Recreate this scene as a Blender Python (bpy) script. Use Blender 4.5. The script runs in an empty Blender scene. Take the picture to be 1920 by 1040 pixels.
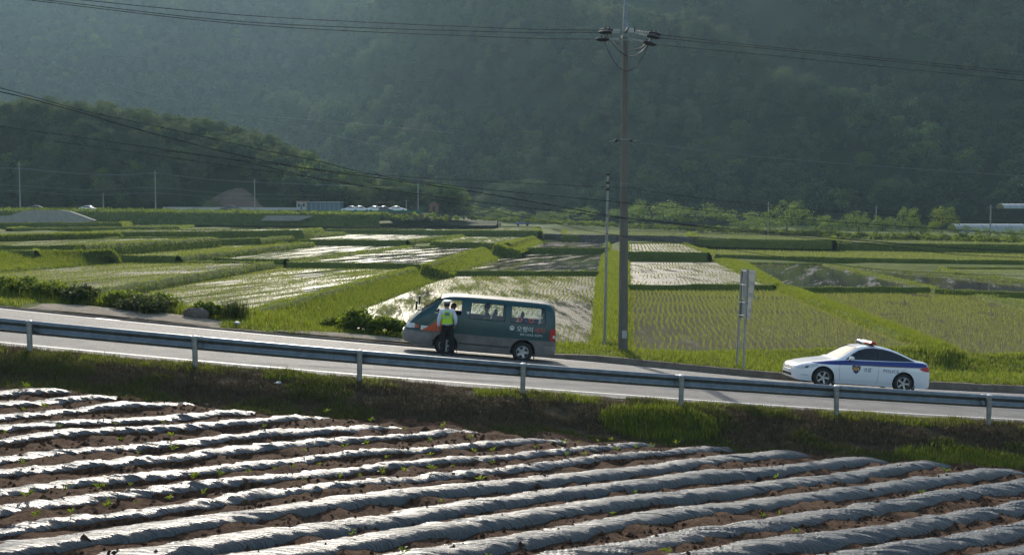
import bpy, bmesh, math, random
import numpy as np
from mathutils import Vector, Matrix

R = math.radians
random.seed(7)
rng = np.random.default_rng(11)
S = bpy.context.scene
COL = S.collection

# ------------------------------------------------------------------ camera, sky, sun, exposure
F_PX, PW, PH = 1972.0, 1920.0, 1040.0
CAMZ = 4.45
PITCH = math.atan((520 - 410) / F_PX)
cam_data = bpy.data.cameras.new('camera')
cam = bpy.data.objects.new('camera', cam_data)
COL.objects.link(cam)
cam.location = (0, 0, CAMZ)
cam.rotation_euler = (math.pi / 2 - PITCH, 0, 0)
cam_data.sensor_width = 36
cam_data.lens = 36 * F_PX / PW
cam_data.clip_end = 6000
S.camera = cam

HAZE = 0.00015
SUN_EL, SUN_AZ = 27.0, -9.0            # degrees; azimuth measured from +Y towards +X
world = bpy.data.worlds.new('World'); S.world = world; world.use_nodes = True
wn = world.node_tree
sky = wn.nodes.new('ShaderNodeTexSky'); sky.sky_type = 'NISHITA'; sky.sun_disc = False
sky.sun_elevation = R(SUN_EL); sky.sun_rotation = R(SUN_AZ)
sky.air_density = 1.2; sky.dust_density = 2.0
bg = wn.nodes['Background']; wn.links.new(sky.outputs[0], bg.inputs[0]); bg.inputs[1].default_value = 0.15
sun_d = bpy.data.lights.new('sun', 'SUN'); sun = bpy.data.objects.new('sun', sun_d); COL.objects.link(sun)
sun_d.energy = 3.7; sun_d.angle = R(0.6); sun_d.color = (1.0, 0.93, 0.82)
sd = Vector((math.sin(R(SUN_AZ)) * math.cos(R(SUN_EL)), math.cos(R(SUN_AZ)) * math.cos(R(SUN_EL)), math.sin(R(SUN_EL))))
sun.rotation_euler = sd.to_track_quat('Z', 'Y').to_euler()
sun.location = (-40, 20, 60)
vs = S.view_settings
vs.view_transform = 'Standard'; vs.look = 'None'; vs.exposure = 0.48; vs.gamma = 1.0; vs.use_curve_mapping = False
S.render.engine = 'CYCLES'
S.cycles.use_denoising = True
S.cycles.max_bounces = 6; S.cycles.diffuse_bounces = 2; S.cycles.glossy_bounces = 3
S.cycles.transmission_bounces = 3; S.cycles.transparent_max_bounces = 8; S.cycles.volume_bounces = 0
S.cycles.sample_clamp_indirect = 6.0
S.cycles.caustics_reflective = False; S.cycles.caustics_refractive = False

# ------------------------------------------------------------------ pixels to rays
cp, sp = math.cos(PITCH), math.sin(PITCH)
def ray(px, py):
    x, y = (px - 960) / F_PX, -(py - 520) / F_PX
    return np.array([x, cp + y * sp, -sp + y * cp])
def atz(px, py, z):
    d = ray(px, py); t = (z - CAMZ) / d[2]
    return np.array([d[0] * t, d[1] * t, z])
def aty(px, py, Y):
    d = ray(px, py); t = Y / d[1]
    return np.array([d[0] * t, Y, CAMZ + d[2] * t])

# ------------------------------------------------------------------ noise
_perm = np.random.default_rng(3).random((512, 512))
def vnoise(x, y):
    x = np.asarray(x, float); y = np.asarray(y, float)
    xi = np.floor(x).astype(int); yi = np.floor(y).astype(int)
    fx = x - xi; fy = y - yi
    fx = fx * fx * (3 - 2 * fx); fy = fy * fy * (3 - 2 * fy)
    a = _perm[xi % 512, yi % 512]; b = _perm[(xi + 1) % 512, yi % 512]
    c = _perm[xi % 512, (yi + 1) % 512]; d = _perm[(xi + 1) % 512, (yi + 1) % 512]
    return (a * (1 - fx) + b * fx) * (1 - fy) + (c * (1 - fx) + d * fx) * fy
def fbm(x, y, o=4):
    s = 0; a = .5; t = 0
    for i in range(o):
        s = s + a * vnoise(np.asarray(x) * 2 ** i + 17.3 * i, np.asarray(y) * 2 ** i + 9.1 * i); t += a; a *= .5
    return s / t

# ------------------------------------------------------------------ materials
MATS = {}
def nodes(name):
    m = bpy.data.materials.new(name); m.use_nodes = True
    MATS[name] = m
    nt = m.node_tree
    return m, nt, nt.nodes['Principled BSDF'], nt.nodes['Material Output']
def N(nt, t, **kw):
    n = nt.nodes.new(t)
    for k, v in kw.items():
        if k.startswith('i_'):
            n.inputs[k[2:].replace('_', ' ')].default_value = v
        else:
            setattr(n, k, v)
    return n
def ramp(nt, fac, stops):
    r = nt.nodes.new('ShaderNodeValToRGB'); e = r.color_ramp.elements
    while len(e) < len(stops): e.new(0.5)
    for i, (p, c) in enumerate(stops):
        e[i].position = p; e[i].color = tuple(c) + ((1,) if len(c) == 3 else ())
    nt.links.new(fac, r.inputs[0]); return r
def pm(name, c1, c2=None, scale=4.0, rough=.6, rough2=None, metal=0, bump=0, bscale=30, spec=.5, coat=0, stretch=(1, 1, 1), detail=5):
    m, nt, b, out = nodes(name)
    b.inputs['Roughness'].default_value = rough; b.inputs['Metallic'].default_value = metal
    b.inputs['Specular IOR Level'].default_value = spec
    b.inputs['Coat Weight'].default_value = coat
    b.inputs['Base Color'].default_value = tuple(c1) + (1,)
    tc = N(nt, 'ShaderNodeTexCoord'); mp = N(nt, 'ShaderNodeMapping'); mp.inputs['Scale'].default_value = stretch
    nt.links.new(tc.outputs['Object'], mp.inputs[0])
    if c2 is not None:
        no = N(nt, 'ShaderNodeTexNoise', i_Scale=scale, i_Detail=detail, i_Roughness=.65); nt.links.new(mp.outputs[0], no.inputs[0])
        rp = ramp(nt, no.outputs[0], [(.35, c1), (.68, c2)])
        nt.links.new(rp.outputs[0], b.inputs['Base Color'])
        if rough2 is not None:
            mr = N(nt, 'ShaderNodeMapRange'); mr.inputs[1].default_value = .35; mr.inputs[2].default_value = .68
            mr.inputs[3].default_value = rough; mr.inputs[4].default_value = rough2
            nt.links.new(no.outputs[0], mr.inputs[0]); nt.links.new(mr.outputs[0], b.inputs['Roughness'])
    if bump:
        n2 = N(nt, 'ShaderNodeTexNoise', i_Scale=bscale, i_Detail=6, i_Roughness=.7); nt.links.new(mp.outputs[0], n2.inputs[0])
        bp = N(nt, 'ShaderNodeBump', i_Strength=min(1, bump), i_Distance=.05); nt.links.new(n2.outputs[0], bp.inputs['Height'])
        nt.links.new(bp.outputs[0], b.inputs['Normal'])
    return m
def foliage(name, stops, trans=.45, rnd='island', rough=.7, nscale=0.0, nstops=None):
    """leaf material: diffuse + translucent, colour varied per leaf island or per instance"""
    m, nt, b, out = nodes(name)
    nt.nodes.remove(b)
    if rnd == 'island':
        g = N(nt, 'ShaderNodeNewGeometry'); f = g.outputs['Random Per Island']
    elif rnd == 'object':
        g = N(nt, 'ShaderNodeObjectInfo'); f = g.outputs['Random']
    else:
        g = N(nt, 'ShaderNodeNewGeometry'); o = N(nt, 'ShaderNodeObjectInfo')
        mx = N(nt, 'ShaderNodeMix'); mx.inputs[0].default_value = .72
        nt.links.new(g.outputs['Random Per Island'], mx.inputs[2]); nt.links.new(o.outputs['Random'], mx.inputs[3]); f = mx.outputs[0]
    rp = ramp(nt, f, stops); col = rp.outputs[0]
    if nscale:
        tc = N(nt, 'ShaderNodeTexCoord'); no = N(nt, 'ShaderNodeTexNoise', i_Scale=nscale, i_Detail=3)
        nt.links.new(tc.outputs['Object'], no.inputs[0])
        r2 = ramp(nt, no.outputs[0], nstops or [(.4, (0, 0, 0)), (.65, (1, 1, 1))])
        mx2 = N(nt, 'ShaderNodeMix', data_type='RGBA', blend_type='MIX'); nt.links.new(r2.outputs[0], mx2.inputs[0])
        mx2.inputs[7].default_value = (0, 0, 0, 1)
        hs = N(nt, 'ShaderNodeHueSaturation', i_Hue=.475, i_Saturation=.8, i_Value=1.0); nt.links.new(col, hs.inputs['Color'])
        nt.links.new(col, mx2.inputs[6]); nt.links.new(hs.outputs[0], mx2.inputs[7]); col = mx2.outputs[2]
    d = N(nt, 'ShaderNodeBsdfDiffuse'); t = N(nt, 'ShaderNodeBsdfTranslucent'); gl = N(nt, 'ShaderNodeBsdfGlossy', i_Roughness=.45)
    nt.links.new(col, d.inputs[0])
    br = N(nt, 'ShaderNodeHueSaturation', i_Hue=.485, i_Saturation=1.1, i_Value=1.35); nt.links.new(col, br.inputs['Color']); nt.links.new(br.outputs[0], t.inputs[0])
    a = N(nt, 'ShaderNodeMixShader'); a.inputs[0].default_value = trans
    nt.links.new(d.outputs[0], a.inputs[1]); nt.links.new(t.outputs[0], a.inputs[2])
    a2 = N(nt, 'ShaderNodeMixShader'); a2.inputs[0].default_value = .03
    nt.links.new(a.outputs[0], a2.inputs[1]); nt.links.new(gl.outputs[0], a2.inputs[2])
    nt.links.new(a2.outputs[0], out.inputs[0])
    return m

G = lambda r, g, b: (r, g, b)
M_asphalt = pm('asphalt', (.150, .145, .135), (.21, .205, .19), scale=1.2, rough=.75, bump=.5, bscale=120, spec=.2)
M_line = pm('road_paint', (.62, .61, .57), (.45, .44, .40), scale=9, rough=.6)
M_yellow = pm('yellow_paint', (.55, .38, .06), (.42, .30, .06), scale=9, rough=.6)
M_kerb = pm('kerb_concrete', (.13, .105, .08), (.20, .17, .135), scale=3, rough=.9, bump=.5, bscale=25, spec=.06)
M_conc = pm('concrete', (.30, .295, .27), (.22, .215, .2), scale=1.0, rough=.9, bump=.3, bscale=15)
M_soil = pm('field_soil', (.044, .025, .016), (.135, .083, .052), scale=8.0, rough=.95, bump=1, bscale=18, spec=.06)
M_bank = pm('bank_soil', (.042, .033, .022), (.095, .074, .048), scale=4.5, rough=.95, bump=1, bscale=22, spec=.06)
M_dirt = pm('dirt', (.20, .17, .125), (.32, .28, .22), scale=2.5, rough=.95, bump=.6, bscale=30, spec=.06)
M_turf = pm('turf_ground', (.065, .085, .018), (.10, .125, .03), scale=.7, rough=.95, bump=.8, bscale=9, spec=.06)
M_face = pm('terrace_face', (.035, .045, .018), (.06, .065, .03), scale=1.3, rough=.95, bump=1, bscale=6, spec=.06)
M_stone = pm('dry_stone', (.06, .058, .05), (.13, .125, .11), scale=2.2, rough=.95, bump=1, bscale=5, spec=.06)
M_floor = pm('forest_floor', (.012, .025, .008), (.035, .045, .015), scale=.05, rough=.95, spec=.06)
M_scar = pm('bare_earth', (.12, .085, .06), (.18, .135, .10), scale=.35, rough=.95, bump=.8, bscale=1.5, spec=.06)
M_galv = pm('galvanised_steel', (.13, .155, .17), (.21, .24, .255), scale=5, rough=.45, metal=.75, bump=.05, bscale=40)
M_post = pm('post_steel', (.22, .23, .22), (.34, .35, .33), scale=6, rough=.5, metal=.5)
M_poleconc = pm('pole_concrete', (.115, .105, .085), (.165, .15, .125), scale=1.8, rough=.85, bump=.2, bscale=20, stretch=(3, 3, .4))
M_signback = pm('sign_back_steel', (.24, .265, .275), (.32, .345, .355), scale=3, rough=.5, metal=.2)
M_rubber = pm('rubber', (.012, .012, .012), (.03, .028, .025), scale=14, rough=.8)
M_dark = pm('black_plastic', (.012, .013, .014), rough=.5)
M_cable = pm('black_cable', (.016, .016, .016), rough=.22, spec=.7)
M_bare = pm('bare_conductor', (.30, .30, .29), rough=.35, metal=.8)
M_porcelain = pm('brown_porcelain', (.06, .05, .045), rough=.25)
M_polymer = pm('grey_polymer', (.38, .40, .40), rough=.4)
M_alloy = pm('alloy', (.55, .56, .57), (.42, .43, .43), scale=9, rough=.35, metal=.85)
M_white = pm('white_paint', (.74, .76, .77), rough=.3, coat=.6)
M_blue = pm('blue_vinyl', (.006, .03, .19), rough=.4)
M_navy = pm('navy_print', (.012, .02, .09), rough=.4)
M_gold = pm('gold_print', (.55, .30, .04), rough=.4)
M_orange = pm('orange_vinyl', (.52, .085, .025), rough=.4)
M_tint = pm('tinted_glass', (.006, .008, .010), rough=.06, spec=.7)
M_red = pm('red_lamp', (.42, .008, .014), rough=.35)
M_bluelamp = pm('blue_lamp', (.02, .07, .42), rough=.35)
M_lamp = pm('clear_lamp', (.62, .64, .64), (.4, .42, .42), scale=20, rough=.12, coat=.6)
M_chrome = pm('chrome', (.7, .7, .7), rough=.12, metal=1)
M_plate = pm('plate', (.62, .62, .64), rough=.4)
M_whiteprint = pm('white_print', (.66, .68, .66), rough=.45)
M_redprint = pm('red_print', (.48, .05, .05), rough=.45)
M_interior = pm('van_interior', (.02, .022, .024), rough=.8)
M_seat = pm('seat_fabric', (.035, .035, .04), (.05, .05, .055), scale=20, rough=.9)
M_skin = pm('skin', (.33, .19, .13), rough=.55)
M_hair = pm('hair', (.012, .010, .009), rough=.5)
M_shirt = pm('white_shirt', (.56, .62, .70), rough=.8, bump=.3, bscale=14)
M_trouser = pm('black_trousers', (.010, .010, .012), rough=.85, bump=.3, bscale=14)
M_vest = pm('lime_vest', (.40, .68, .02), rough=.6, bump=.25, bscale=16)
M_vestband = pm('grey_reflective_band', (.35, .38, .36), rough=.35)
M_shoe = pm('black_shoe', (.01, .01, .01), rough=.3)
M_darkcloth = pm('dark_clothing', (.025, .022, .022), rough=.85)
M_redcloth = pm('maroon_clothing', (.11, .025, .02), rough=.85)
M_rock = pm('boulder', (.085, .07, .055), (.14, .12, .10), scale=3, rough=.95, bump=1, bscale=6)
M_trunk = pm('bark', (.06, .045, .03), (.10, .08, .06), scale=5, rough=.95)
M_litter = pm('white_litter', (.65, .66, .64), rough=.6)
M_tin = pm('blue_tin', (.07, .13, .17), (.10, .17, .20), scale=.6, rough=.6)
M_roofgrey = pm('pale_roof', (.42, .42, .40), rough=.6)
M_brownroof = pm('brown_roof', (.19, .10, .06), rough=.8)
M_film = pm('greenhouse_film', (.34, .36, .35), (.26, .28, .27), scale=.6, rough=.4)
M_green = pm('green_mesh', (.02, .11, .06), rough=.8)

# plastic mulch film: black polyethylene, blue sky reflection put into the base colour, glossy, with soil thrown on the back half
def mulch_mat(name, soil, rough, base, shear, bstr):
    m, nt, b, out = nodes(name)
    uv = N(nt, 'ShaderNodeUVMap'); sx = N(nt, 'ShaderNodeSeparateXYZ'); nt.links.new(uv.outputs[0], sx.inputs[0])
    tc = N(nt, 'ShaderNodeTexCoord')
    no = N(nt, 'ShaderNodeTexNoise', i_Scale=4.2, i_Detail=7, i_Roughness=.72); nt.links.new(tc.outputs['Object'], no.inputs[0])
    # soil grows towards the edges of the sheet (v near 0 and 1) where the film is buried
    v = sx.outputs[1]
    e = N(nt, 'ShaderNodeMapRange', interpolation_type='SMOOTHSTEP'); nt.links.new(v, e.inputs[0])
    e.inputs[1].default_value = .42; e.inputs[2].default_value = .80; e.inputs[3].default_value = 0; e.inputs[4].default_value = .55
    e2 = N(nt, 'ShaderNodeMapRange', interpolation_type='SMOOTHSTEP'); nt.links.new(v, e2.inputs[0])
    e2.inputs[1].default_value = .10; e2.inputs[2].default_value = 0; e2.inputs[3].default_value = 0; e2.inputs[4].default_value = .5
    ad = N(nt, 'ShaderNodeMath', operation='ADD'); nt.links.new(e.outputs[0], ad.inputs[0]); nt.links.new(e2.outputs[0], ad.inputs[1])
    ad2 = N(nt, 'ShaderNodeMath', operation='ADD'); nt.links.new(ad.outputs[0], ad2.inputs[0]); nt.links.new(no.outputs[0], ad2.inputs[1])
    mk = N(nt, 'ShaderNodeMapRange'); nt.links.new(ad2.outputs[0], mk.inputs[0])
    mk.inputs[1].default_value = soil; mk.inputs[2].default_value = soil + .06
    # film
    b.inputs['Base Color'].default_value = base + (1,)
    b.inputs['Roughness'].default_value = rough
    b.inputs['Specular IOR Level'].default_value = .9
    # creases run slantwise across the ridge: noise along (s + shear * v)
    ma = N(nt, 'ShaderNodeMath', operation='MULTIPLY_ADD'); nt.links.new(v, ma.inputs[0]); ma.inputs[1].default_value = shear; nt.links.new(sx.outputs[0], ma.inputs[2])
    mv = N(nt, 'ShaderNodeMath', operation='MULTIPLY'); nt.links.new(v, mv.inputs[0]); mv.inputs[1].default_value = .14
    cx3 = N(nt, 'ShaderNodeCombineXYZ'); nt.links.new(ma.outputs[0], cx3.inputs[0]); nt.links.new(mv.outputs[0], cx3.inputs[1])
    n3 = N(nt, 'ShaderNodeTexNoise', i_Scale=7, i_Detail=5, i_Roughness=.6); nt.links.new(cx3.outputs[0], n3.inputs[0])
    su = N(nt, 'ShaderNodeMath', operation='SUBTRACT'); nt.links.new(n3.outputs[0], su.inputs[0]); su.inputs[1].default_value = .5
    ab = N(nt, 'ShaderNodeMath', operation='ABSOLUTE'); nt.links.new(su.outputs[0], ab.inputs[0])
    bp = N(nt, 'ShaderNodeBump', i_Strength=1.0, i_Distance=.30 * bstr); nt.links.new(ab.outputs[0], bp.inputs['Height']); nt.links.new(bp.outputs[0], b.inputs['Normal'])
    s = N(nt, 'ShaderNodeBsdfPrincipled', i_Roughness=.95); s.inputs['Specular IOR Level'].default_value = .06
    n4 = N(nt, 'ShaderNodeTexNoise', i_Scale=14, i_Detail=6); nt.links.new(tc.outputs['Object'], n4.inputs[0])
    rp = ramp(nt, n4.outputs[0], [(.35, (.044, .025, .016)), (.7, (.135, .083, .052))]); nt.links.new(rp.outputs[0], s.inputs['Base Color'])
    b2 = N(nt, 'ShaderNodeBump', i_Strength=1, i_Distance=.05); nt.links.new(n4.outputs[0], b2.inputs['Height']); nt.links.new(b2.outputs[0], s.inputs['Normal'])
    mx = N(nt, 'ShaderNodeMixShader'); nt.links.new(mk.outputs[0], mx.inputs[0]); nt.links.new(b.outputs[0], mx.inputs[1]); nt.links.new(s.outputs[0], mx.inputs[2])
    nt.links.new(mx.outputs[0], out.inputs[0])
    return m
M_mulchA = mulch_mat('mulch_film_soiled', .585, .41, (.034, .048, .058), .55, .8)
M_mulchB = mulch_mat('mulch_film_smooth', .92, .46, (.042, .058, .066), 1.1, .75)
M_mulchC = mulch_mat('mulch_film_creased', .93, .43, (.045, .066, .080), 1.9, .9)

# paddy water: thin water over mud, rippled patches and calm patches
def paddy_mat(name, mud, green, glare, gfrac, rowdir, bmax=.14, rmax=.215):
    m, nt, b, out = nodes(name)
    tc = N(nt, 'ShaderNodeTexCoord'); mp = N(nt, 'ShaderNodeMapping'); mp.inputs['Rotation'].default_value = (0, 0, R(rowdir))
    nt.links.new(tc.outputs['Object'], mp.inputs[0])
    st = N(nt, 'ShaderNodeMapping'); st.inputs['Scale'].default_value = (1, .09, 1); nt.links.new(mp.outputs[0], st.inputs[0])
    n1 = N(nt, 'ShaderNodeTexNoise', i_Scale=.75, i_Detail=7, i_Roughness=.72); nt.links.new(st.outputs[0], n1.inputs[0])
    nf = N(nt, 'ShaderNodeTexNoise', i_Scale=9.0, i_Detail=3, i_Roughness=.7); nt.links.new(mp.outputs[0], nf.inputs[0])
    sm = N(nt, 'ShaderNodeMath', operation='MULTIPLY_ADD'); nt.links.new(nf.outputs[0], sm.inputs[0]); sm.inputs[1].default_value = .35
    sb_ = N(nt, 'ShaderNodeMath', operation='SUBTRACT'); nt.links.new(n1.outputs[0], sb_.inputs[0]); sb_.inputs[1].default_value = .175; nt.links.new(sb_.outputs[0], sm.inputs[2])
    patch = N(nt, 'ShaderNodeMapRange', interpolation_type='SMOOTHSTEP'); nt.links.new(sm.outputs[0], patch.inputs[0])
    patch.inputs[1].default_value = glare - .05; patch.inputs[2].default_value = glare + .05
    # mud showing through, weeds
    n2 = N(nt, 'ShaderNodeTexNoise', i_Scale=.9, i_Detail=7, i_Roughness=.7); nt.links.new(mp.outputs[0], n2.inputs[0])
    c = ramp(nt, n2.outputs[0], [(.35, mud), (.7, tuple(x * 1.6 for x in mud))])
    n5 = N(nt, 'ShaderNodeTexNoise', i_Scale=7.0, i_Detail=4, i_Roughness=.75); nt.links.new(mp.outputs[0], n5.inputs[0])
    gm = N(nt, 'ShaderNodeMapRange'); nt.links.new(n5.outputs[0], gm.inputs[0]); gm.inputs[1].default_value = .62 - gfrac * .3; gm.inputs[2].default_value = .72 - gfrac * .3
    gm2 = N(nt, 'ShaderNodeMath', operation='MULTIPLY'); nt.links.new(gm.outputs[0], gm2.inputs[0]); gm2.inputs[1].default_value = gfrac
    inv = N(nt, 'ShaderNodeMath', operation='MULTIPLY_ADD'); nt.links.new(patch.outputs[0], inv.inputs[0]); inv.inputs[1].default_value = -.75; inv.inputs[2].default_value = 1.0
    gm3 = N(nt, 'ShaderNodeMath', operation='MULTIPLY'); nt.links.new(gm2.outputs[0], gm3.inputs[0]); nt.links.new(inv.outputs[0], gm3.inputs[1])
    mx = N(nt, 'ShaderNodeMix', data_type='RGBA'); nt.links.new(gm3.outputs[0], mx.inputs[0]); nt.links.new(c.outputs[0], mx.inputs[6]); mx.inputs[7].default_value = green + (1,)
    nt.links.new(mx.outputs[2], b.inputs['Base Color'])
    ro = N(nt, 'ShaderNodeMapRange'); nt.links.new(patch.outputs[0], ro.inputs[0]); ro.inputs[3].default_value = .055; ro.inputs[4].default_value = rmax
    nt.links.new(ro.outputs[0], b.inputs['Roughness'])
    # plants and scum on the water are matt
    df = N(nt, 'ShaderNodeBsdfDiffuse'); nt.links.new(mx.outputs[2], df.inputs[0])
    ms = N(nt, 'ShaderNodeMixShader'); nt.links.new(gm3.outputs[0], ms.inputs[0]); nt.links.new(b.outputs[0], ms.inputs[1]); nt.links.new(df.outputs[0], ms.inputs[2]); nt.links.new(ms.outputs[0], out.inputs[0])
    n3 = N(nt, 'ShaderNodeTexNoise', i_Scale=5.0, i_Detail=3); nt.links.new(mp.outputs[0], n3.inputs[0])
    bs = N(nt, 'ShaderNodeMapRange'); nt.links.new(patch.outputs[0], bs.inputs[0]); bs.inputs[3].default_value = .004; bs.inputs[4].default_value = bmax
    bp = N(nt, 'ShaderNodeBump', i_Distance=.05); nt.links.new(bs.outputs[0], bp.inputs['Strength']); nt.links.new(n3.outputs[0], bp.inputs['Height']); nt.links.new(bp.outputs[0], b.inputs['Normal'])
    return m
MUD = (.055, .046, .032)
W_rows = paddy_mat('paddy_water_rows', (.13, .112, .062), (.17, .17, .055), .66, .35, -5)
W_white = paddy_mat('paddy_water_glare', (.095, .085, .055), (.19, .20, .085), .46, .28, -5, rmax=.235)
W_ruffled = paddy_mat('paddy_water_ruffled', (.085, .075, .048), (.16, .19, .06), .42, .2, -5, rmax=.40)
W_mud = paddy_mat('paddy_water_mud', (.045, .038, .030), (.09, .09, .035), .565, .10, 20, rmax=.30)
W_green = paddy_mat('paddy_water_green', (.12, .125, .05), (.25, .28, .085), .56, .68, -4)
W_mix = paddy_mat('paddy_water_mix', (.11, .105, .065), (.21, .22, .10), .50, .40, 18, rmax=.21, bmax=.11)
W_far = paddy_mat('paddy_water_pale', (.125, .135, .07), (.23, .25, .10), .51, .45, 10, rmax=.20, bmax=.10)

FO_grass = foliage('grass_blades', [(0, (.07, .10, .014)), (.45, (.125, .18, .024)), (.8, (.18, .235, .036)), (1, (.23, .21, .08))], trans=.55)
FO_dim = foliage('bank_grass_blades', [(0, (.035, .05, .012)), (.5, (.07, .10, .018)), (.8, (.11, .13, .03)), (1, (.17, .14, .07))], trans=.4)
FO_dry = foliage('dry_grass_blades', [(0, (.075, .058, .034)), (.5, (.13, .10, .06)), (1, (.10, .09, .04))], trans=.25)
FO_rice = foliage('rice_blades', [(0, (.13, .165, .03)), (.6, (.18, .22, .045)), (1, (.24, .25, .07))], trans=.45)
FO_bush = foliage('bush_leaves', [(0, (.065, .10, .016)), (.6, (.11, .16, .025)), (1, (.17, .215, .035))], trans=.55)
FO_dkbush = foliage('dark_bush_leaves', [(0, (.03, .045, .013)), (.6, (.055, .08, .02)), (1, (.10, .10, .04))], trans=.35)
FO_leafA = foliage('broadleaf_leaves', [(0, (.012, .032, .012)), (.35, (.022, .052, .017)), (.65, (.042, .085, .022)), (.88, (.075, .125, .028)), (1, (.12, .165, .032))], trans=.4, rnd='mix')
FO_leafP = foliage('pine_needles', [(0, (.038, .066, .028)), (.6, (.072, .104, .042)), (1, (.125, .145, .06))], trans=.38, rnd='mix')
FO_bright = foliage('bright_leaves', [(0, (.075, .115, .018)), (.6, (.11, .16, .025)), (1, (.16, .20, .035))], trans=.5)
FO_row = foliage('row_tree_leaves', [(0, (.06, .11, .024)), (.6, (.10, .165, .035)), (1, (.15, .21, .045))], trans=.6)
FO_seed = foliage('seedling_leaves', [(0, (.09, .15, .02)), (1, (.18, .23, .03))], trans=.45)

# glass
def glass_mat():
    m, nt, b, out = nodes('window_glass'); nt.nodes.remove(b)
    t = N(nt, 'ShaderNodeBsdfTransparent'); t.inputs[0].default_value = (.80, .86, .84, 1)
    g = N(nt, 'ShaderNodeBsdfGlossy', i_Roughness=.03)
    lw = N(nt, 'ShaderNodeLayerWeight', i_Blend=.25); mr = N(nt, 'ShaderNodeMapRange'); nt.links.new(lw.outputs['Fresnel'], mr.inputs[0]); mr.inputs[3].default_value = .05; mr.inputs[4].default_value = .7
    a = N(nt, 'ShaderNodeMixShader'); nt.links.new(mr.outputs[0], a.inputs[0]); nt.links.new(t.outputs[0], a.inputs[1]); nt.links.new(g.outputs[0], a.inputs[2])
    nt.links.new(a.outputs[0], out.inputs[0]); return m
M_glass = glass_mat()
def van_paint():
    m, nt, b, out = nodes('van_paint')
    tc = N(nt, 'ShaderNodeTexCoord'); sx = N(nt, 'ShaderNodeSeparateXYZ'); nt.links.new(tc.outputs['Object'], sx.inputs[0])
    mr = N(nt, 'ShaderNodeMapRange'); nt.links.new(sx.outputs[2], mr.inputs[0]); mr.inputs[1].default_value = .755; mr.inputs[2].default_value = .762
    n1 = N(nt, 'ShaderNodeTexNoise', i_Scale=3, i_Detail=8, i_Roughness=.7); nt.links.new(tc.outputs['Object'], n1.inputs[0])
    lo = ramp(nt, n1.outputs[0], [(.3, (.105, .095, .085)), (.7, (.19, .18, .165))])
    up = ramp(nt, n1.outputs[0], [(.3, (.004, .044, .050)), (.75, (.007, .062, .066))])
    mx = N(nt, 'ShaderNodeMix', data_type='RGBA'); nt.links.new(mr.outputs[0], mx.inputs[0]); nt.links.new(lo.outputs[0], mx.inputs[6]); nt.links.new(up.outputs[0], mx.inputs[7])
    nt.links.new(mx.outputs[2], b.inputs['Base Color'])
    rr = N(nt, 'ShaderNodeMapRange'); nt.links.new(mr.outputs[0], rr.inputs[0]); rr.inputs[3].default_value = .6; rr.inputs[4].default_value = .33; nt.links.new(rr.outputs[0], b.inputs['Roughness'])
    b.inputs['Coat Weight'].default_value = .12; b.inputs['Coat Roughness'].default_value = .15
    return m
M_van = van_paint()

# ------------------------------------------------------------------ object helpers
def tag(o, label=None, cat=None, group=None, kind=None):
    if label: o['label'] = label
    if cat: o['category'] = cat
    if group: o['group'] = group
    if kind: o['kind'] = kind
    return o
def link(o, parent=None):
    COL.objects.link(o)
    if parent is not None: o.parent = parent
    return o
def np_mesh(name, V, Fq, mat=None, smooth=False, uv=None):
    """V (n,3), Fq (m,k) constant polygon size"""
    V = np.asarray(V, np.float32); Fq = np.asarray(Fq, np.int32)
    me = bpy.data.meshes.new(name); k = Fq.shape[1]
    me.vertices.add(len(V)); me.vertices.foreach_set('co', V.ravel())
    me.loops.add(Fq.size); me.loops.foreach_set('vertex_index', Fq.ravel())
    me.polygons.add(len(Fq)); me.polygons.foreach_set('loop_start', np.arange(0, Fq.size, k, dtype=np.int32))
    me.polygons.foreach_set('use_smooth', np.full(len(Fq), smooth))
    if uv is not None:
        l = me.uv_layers.new(name='UVMap'); l.data.foreach_set('uv', np.asarray(uv, np.float32)[Fq.ravel()].ravel())
    me.update(calc_edges=True)
    if mat: me.materials.append(mat)
    return me
def np_obj(name, V, Fq, mat=None, parent=None, smooth=False, uv=None):
    o = bpy.data.objects.new(name, np_mesh(name, V, Fq, mat, smooth, uv))
    return link(o, parent)
def empty(name, loc=(0, 0, 0), rot=(0, 0, 0), parent=None):
    e = bpy.data.objects.new(name, None); e.empty_display_size = .3
    link(e, parent); e.location = loc; e.rotation_euler = rot; return e
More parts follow.
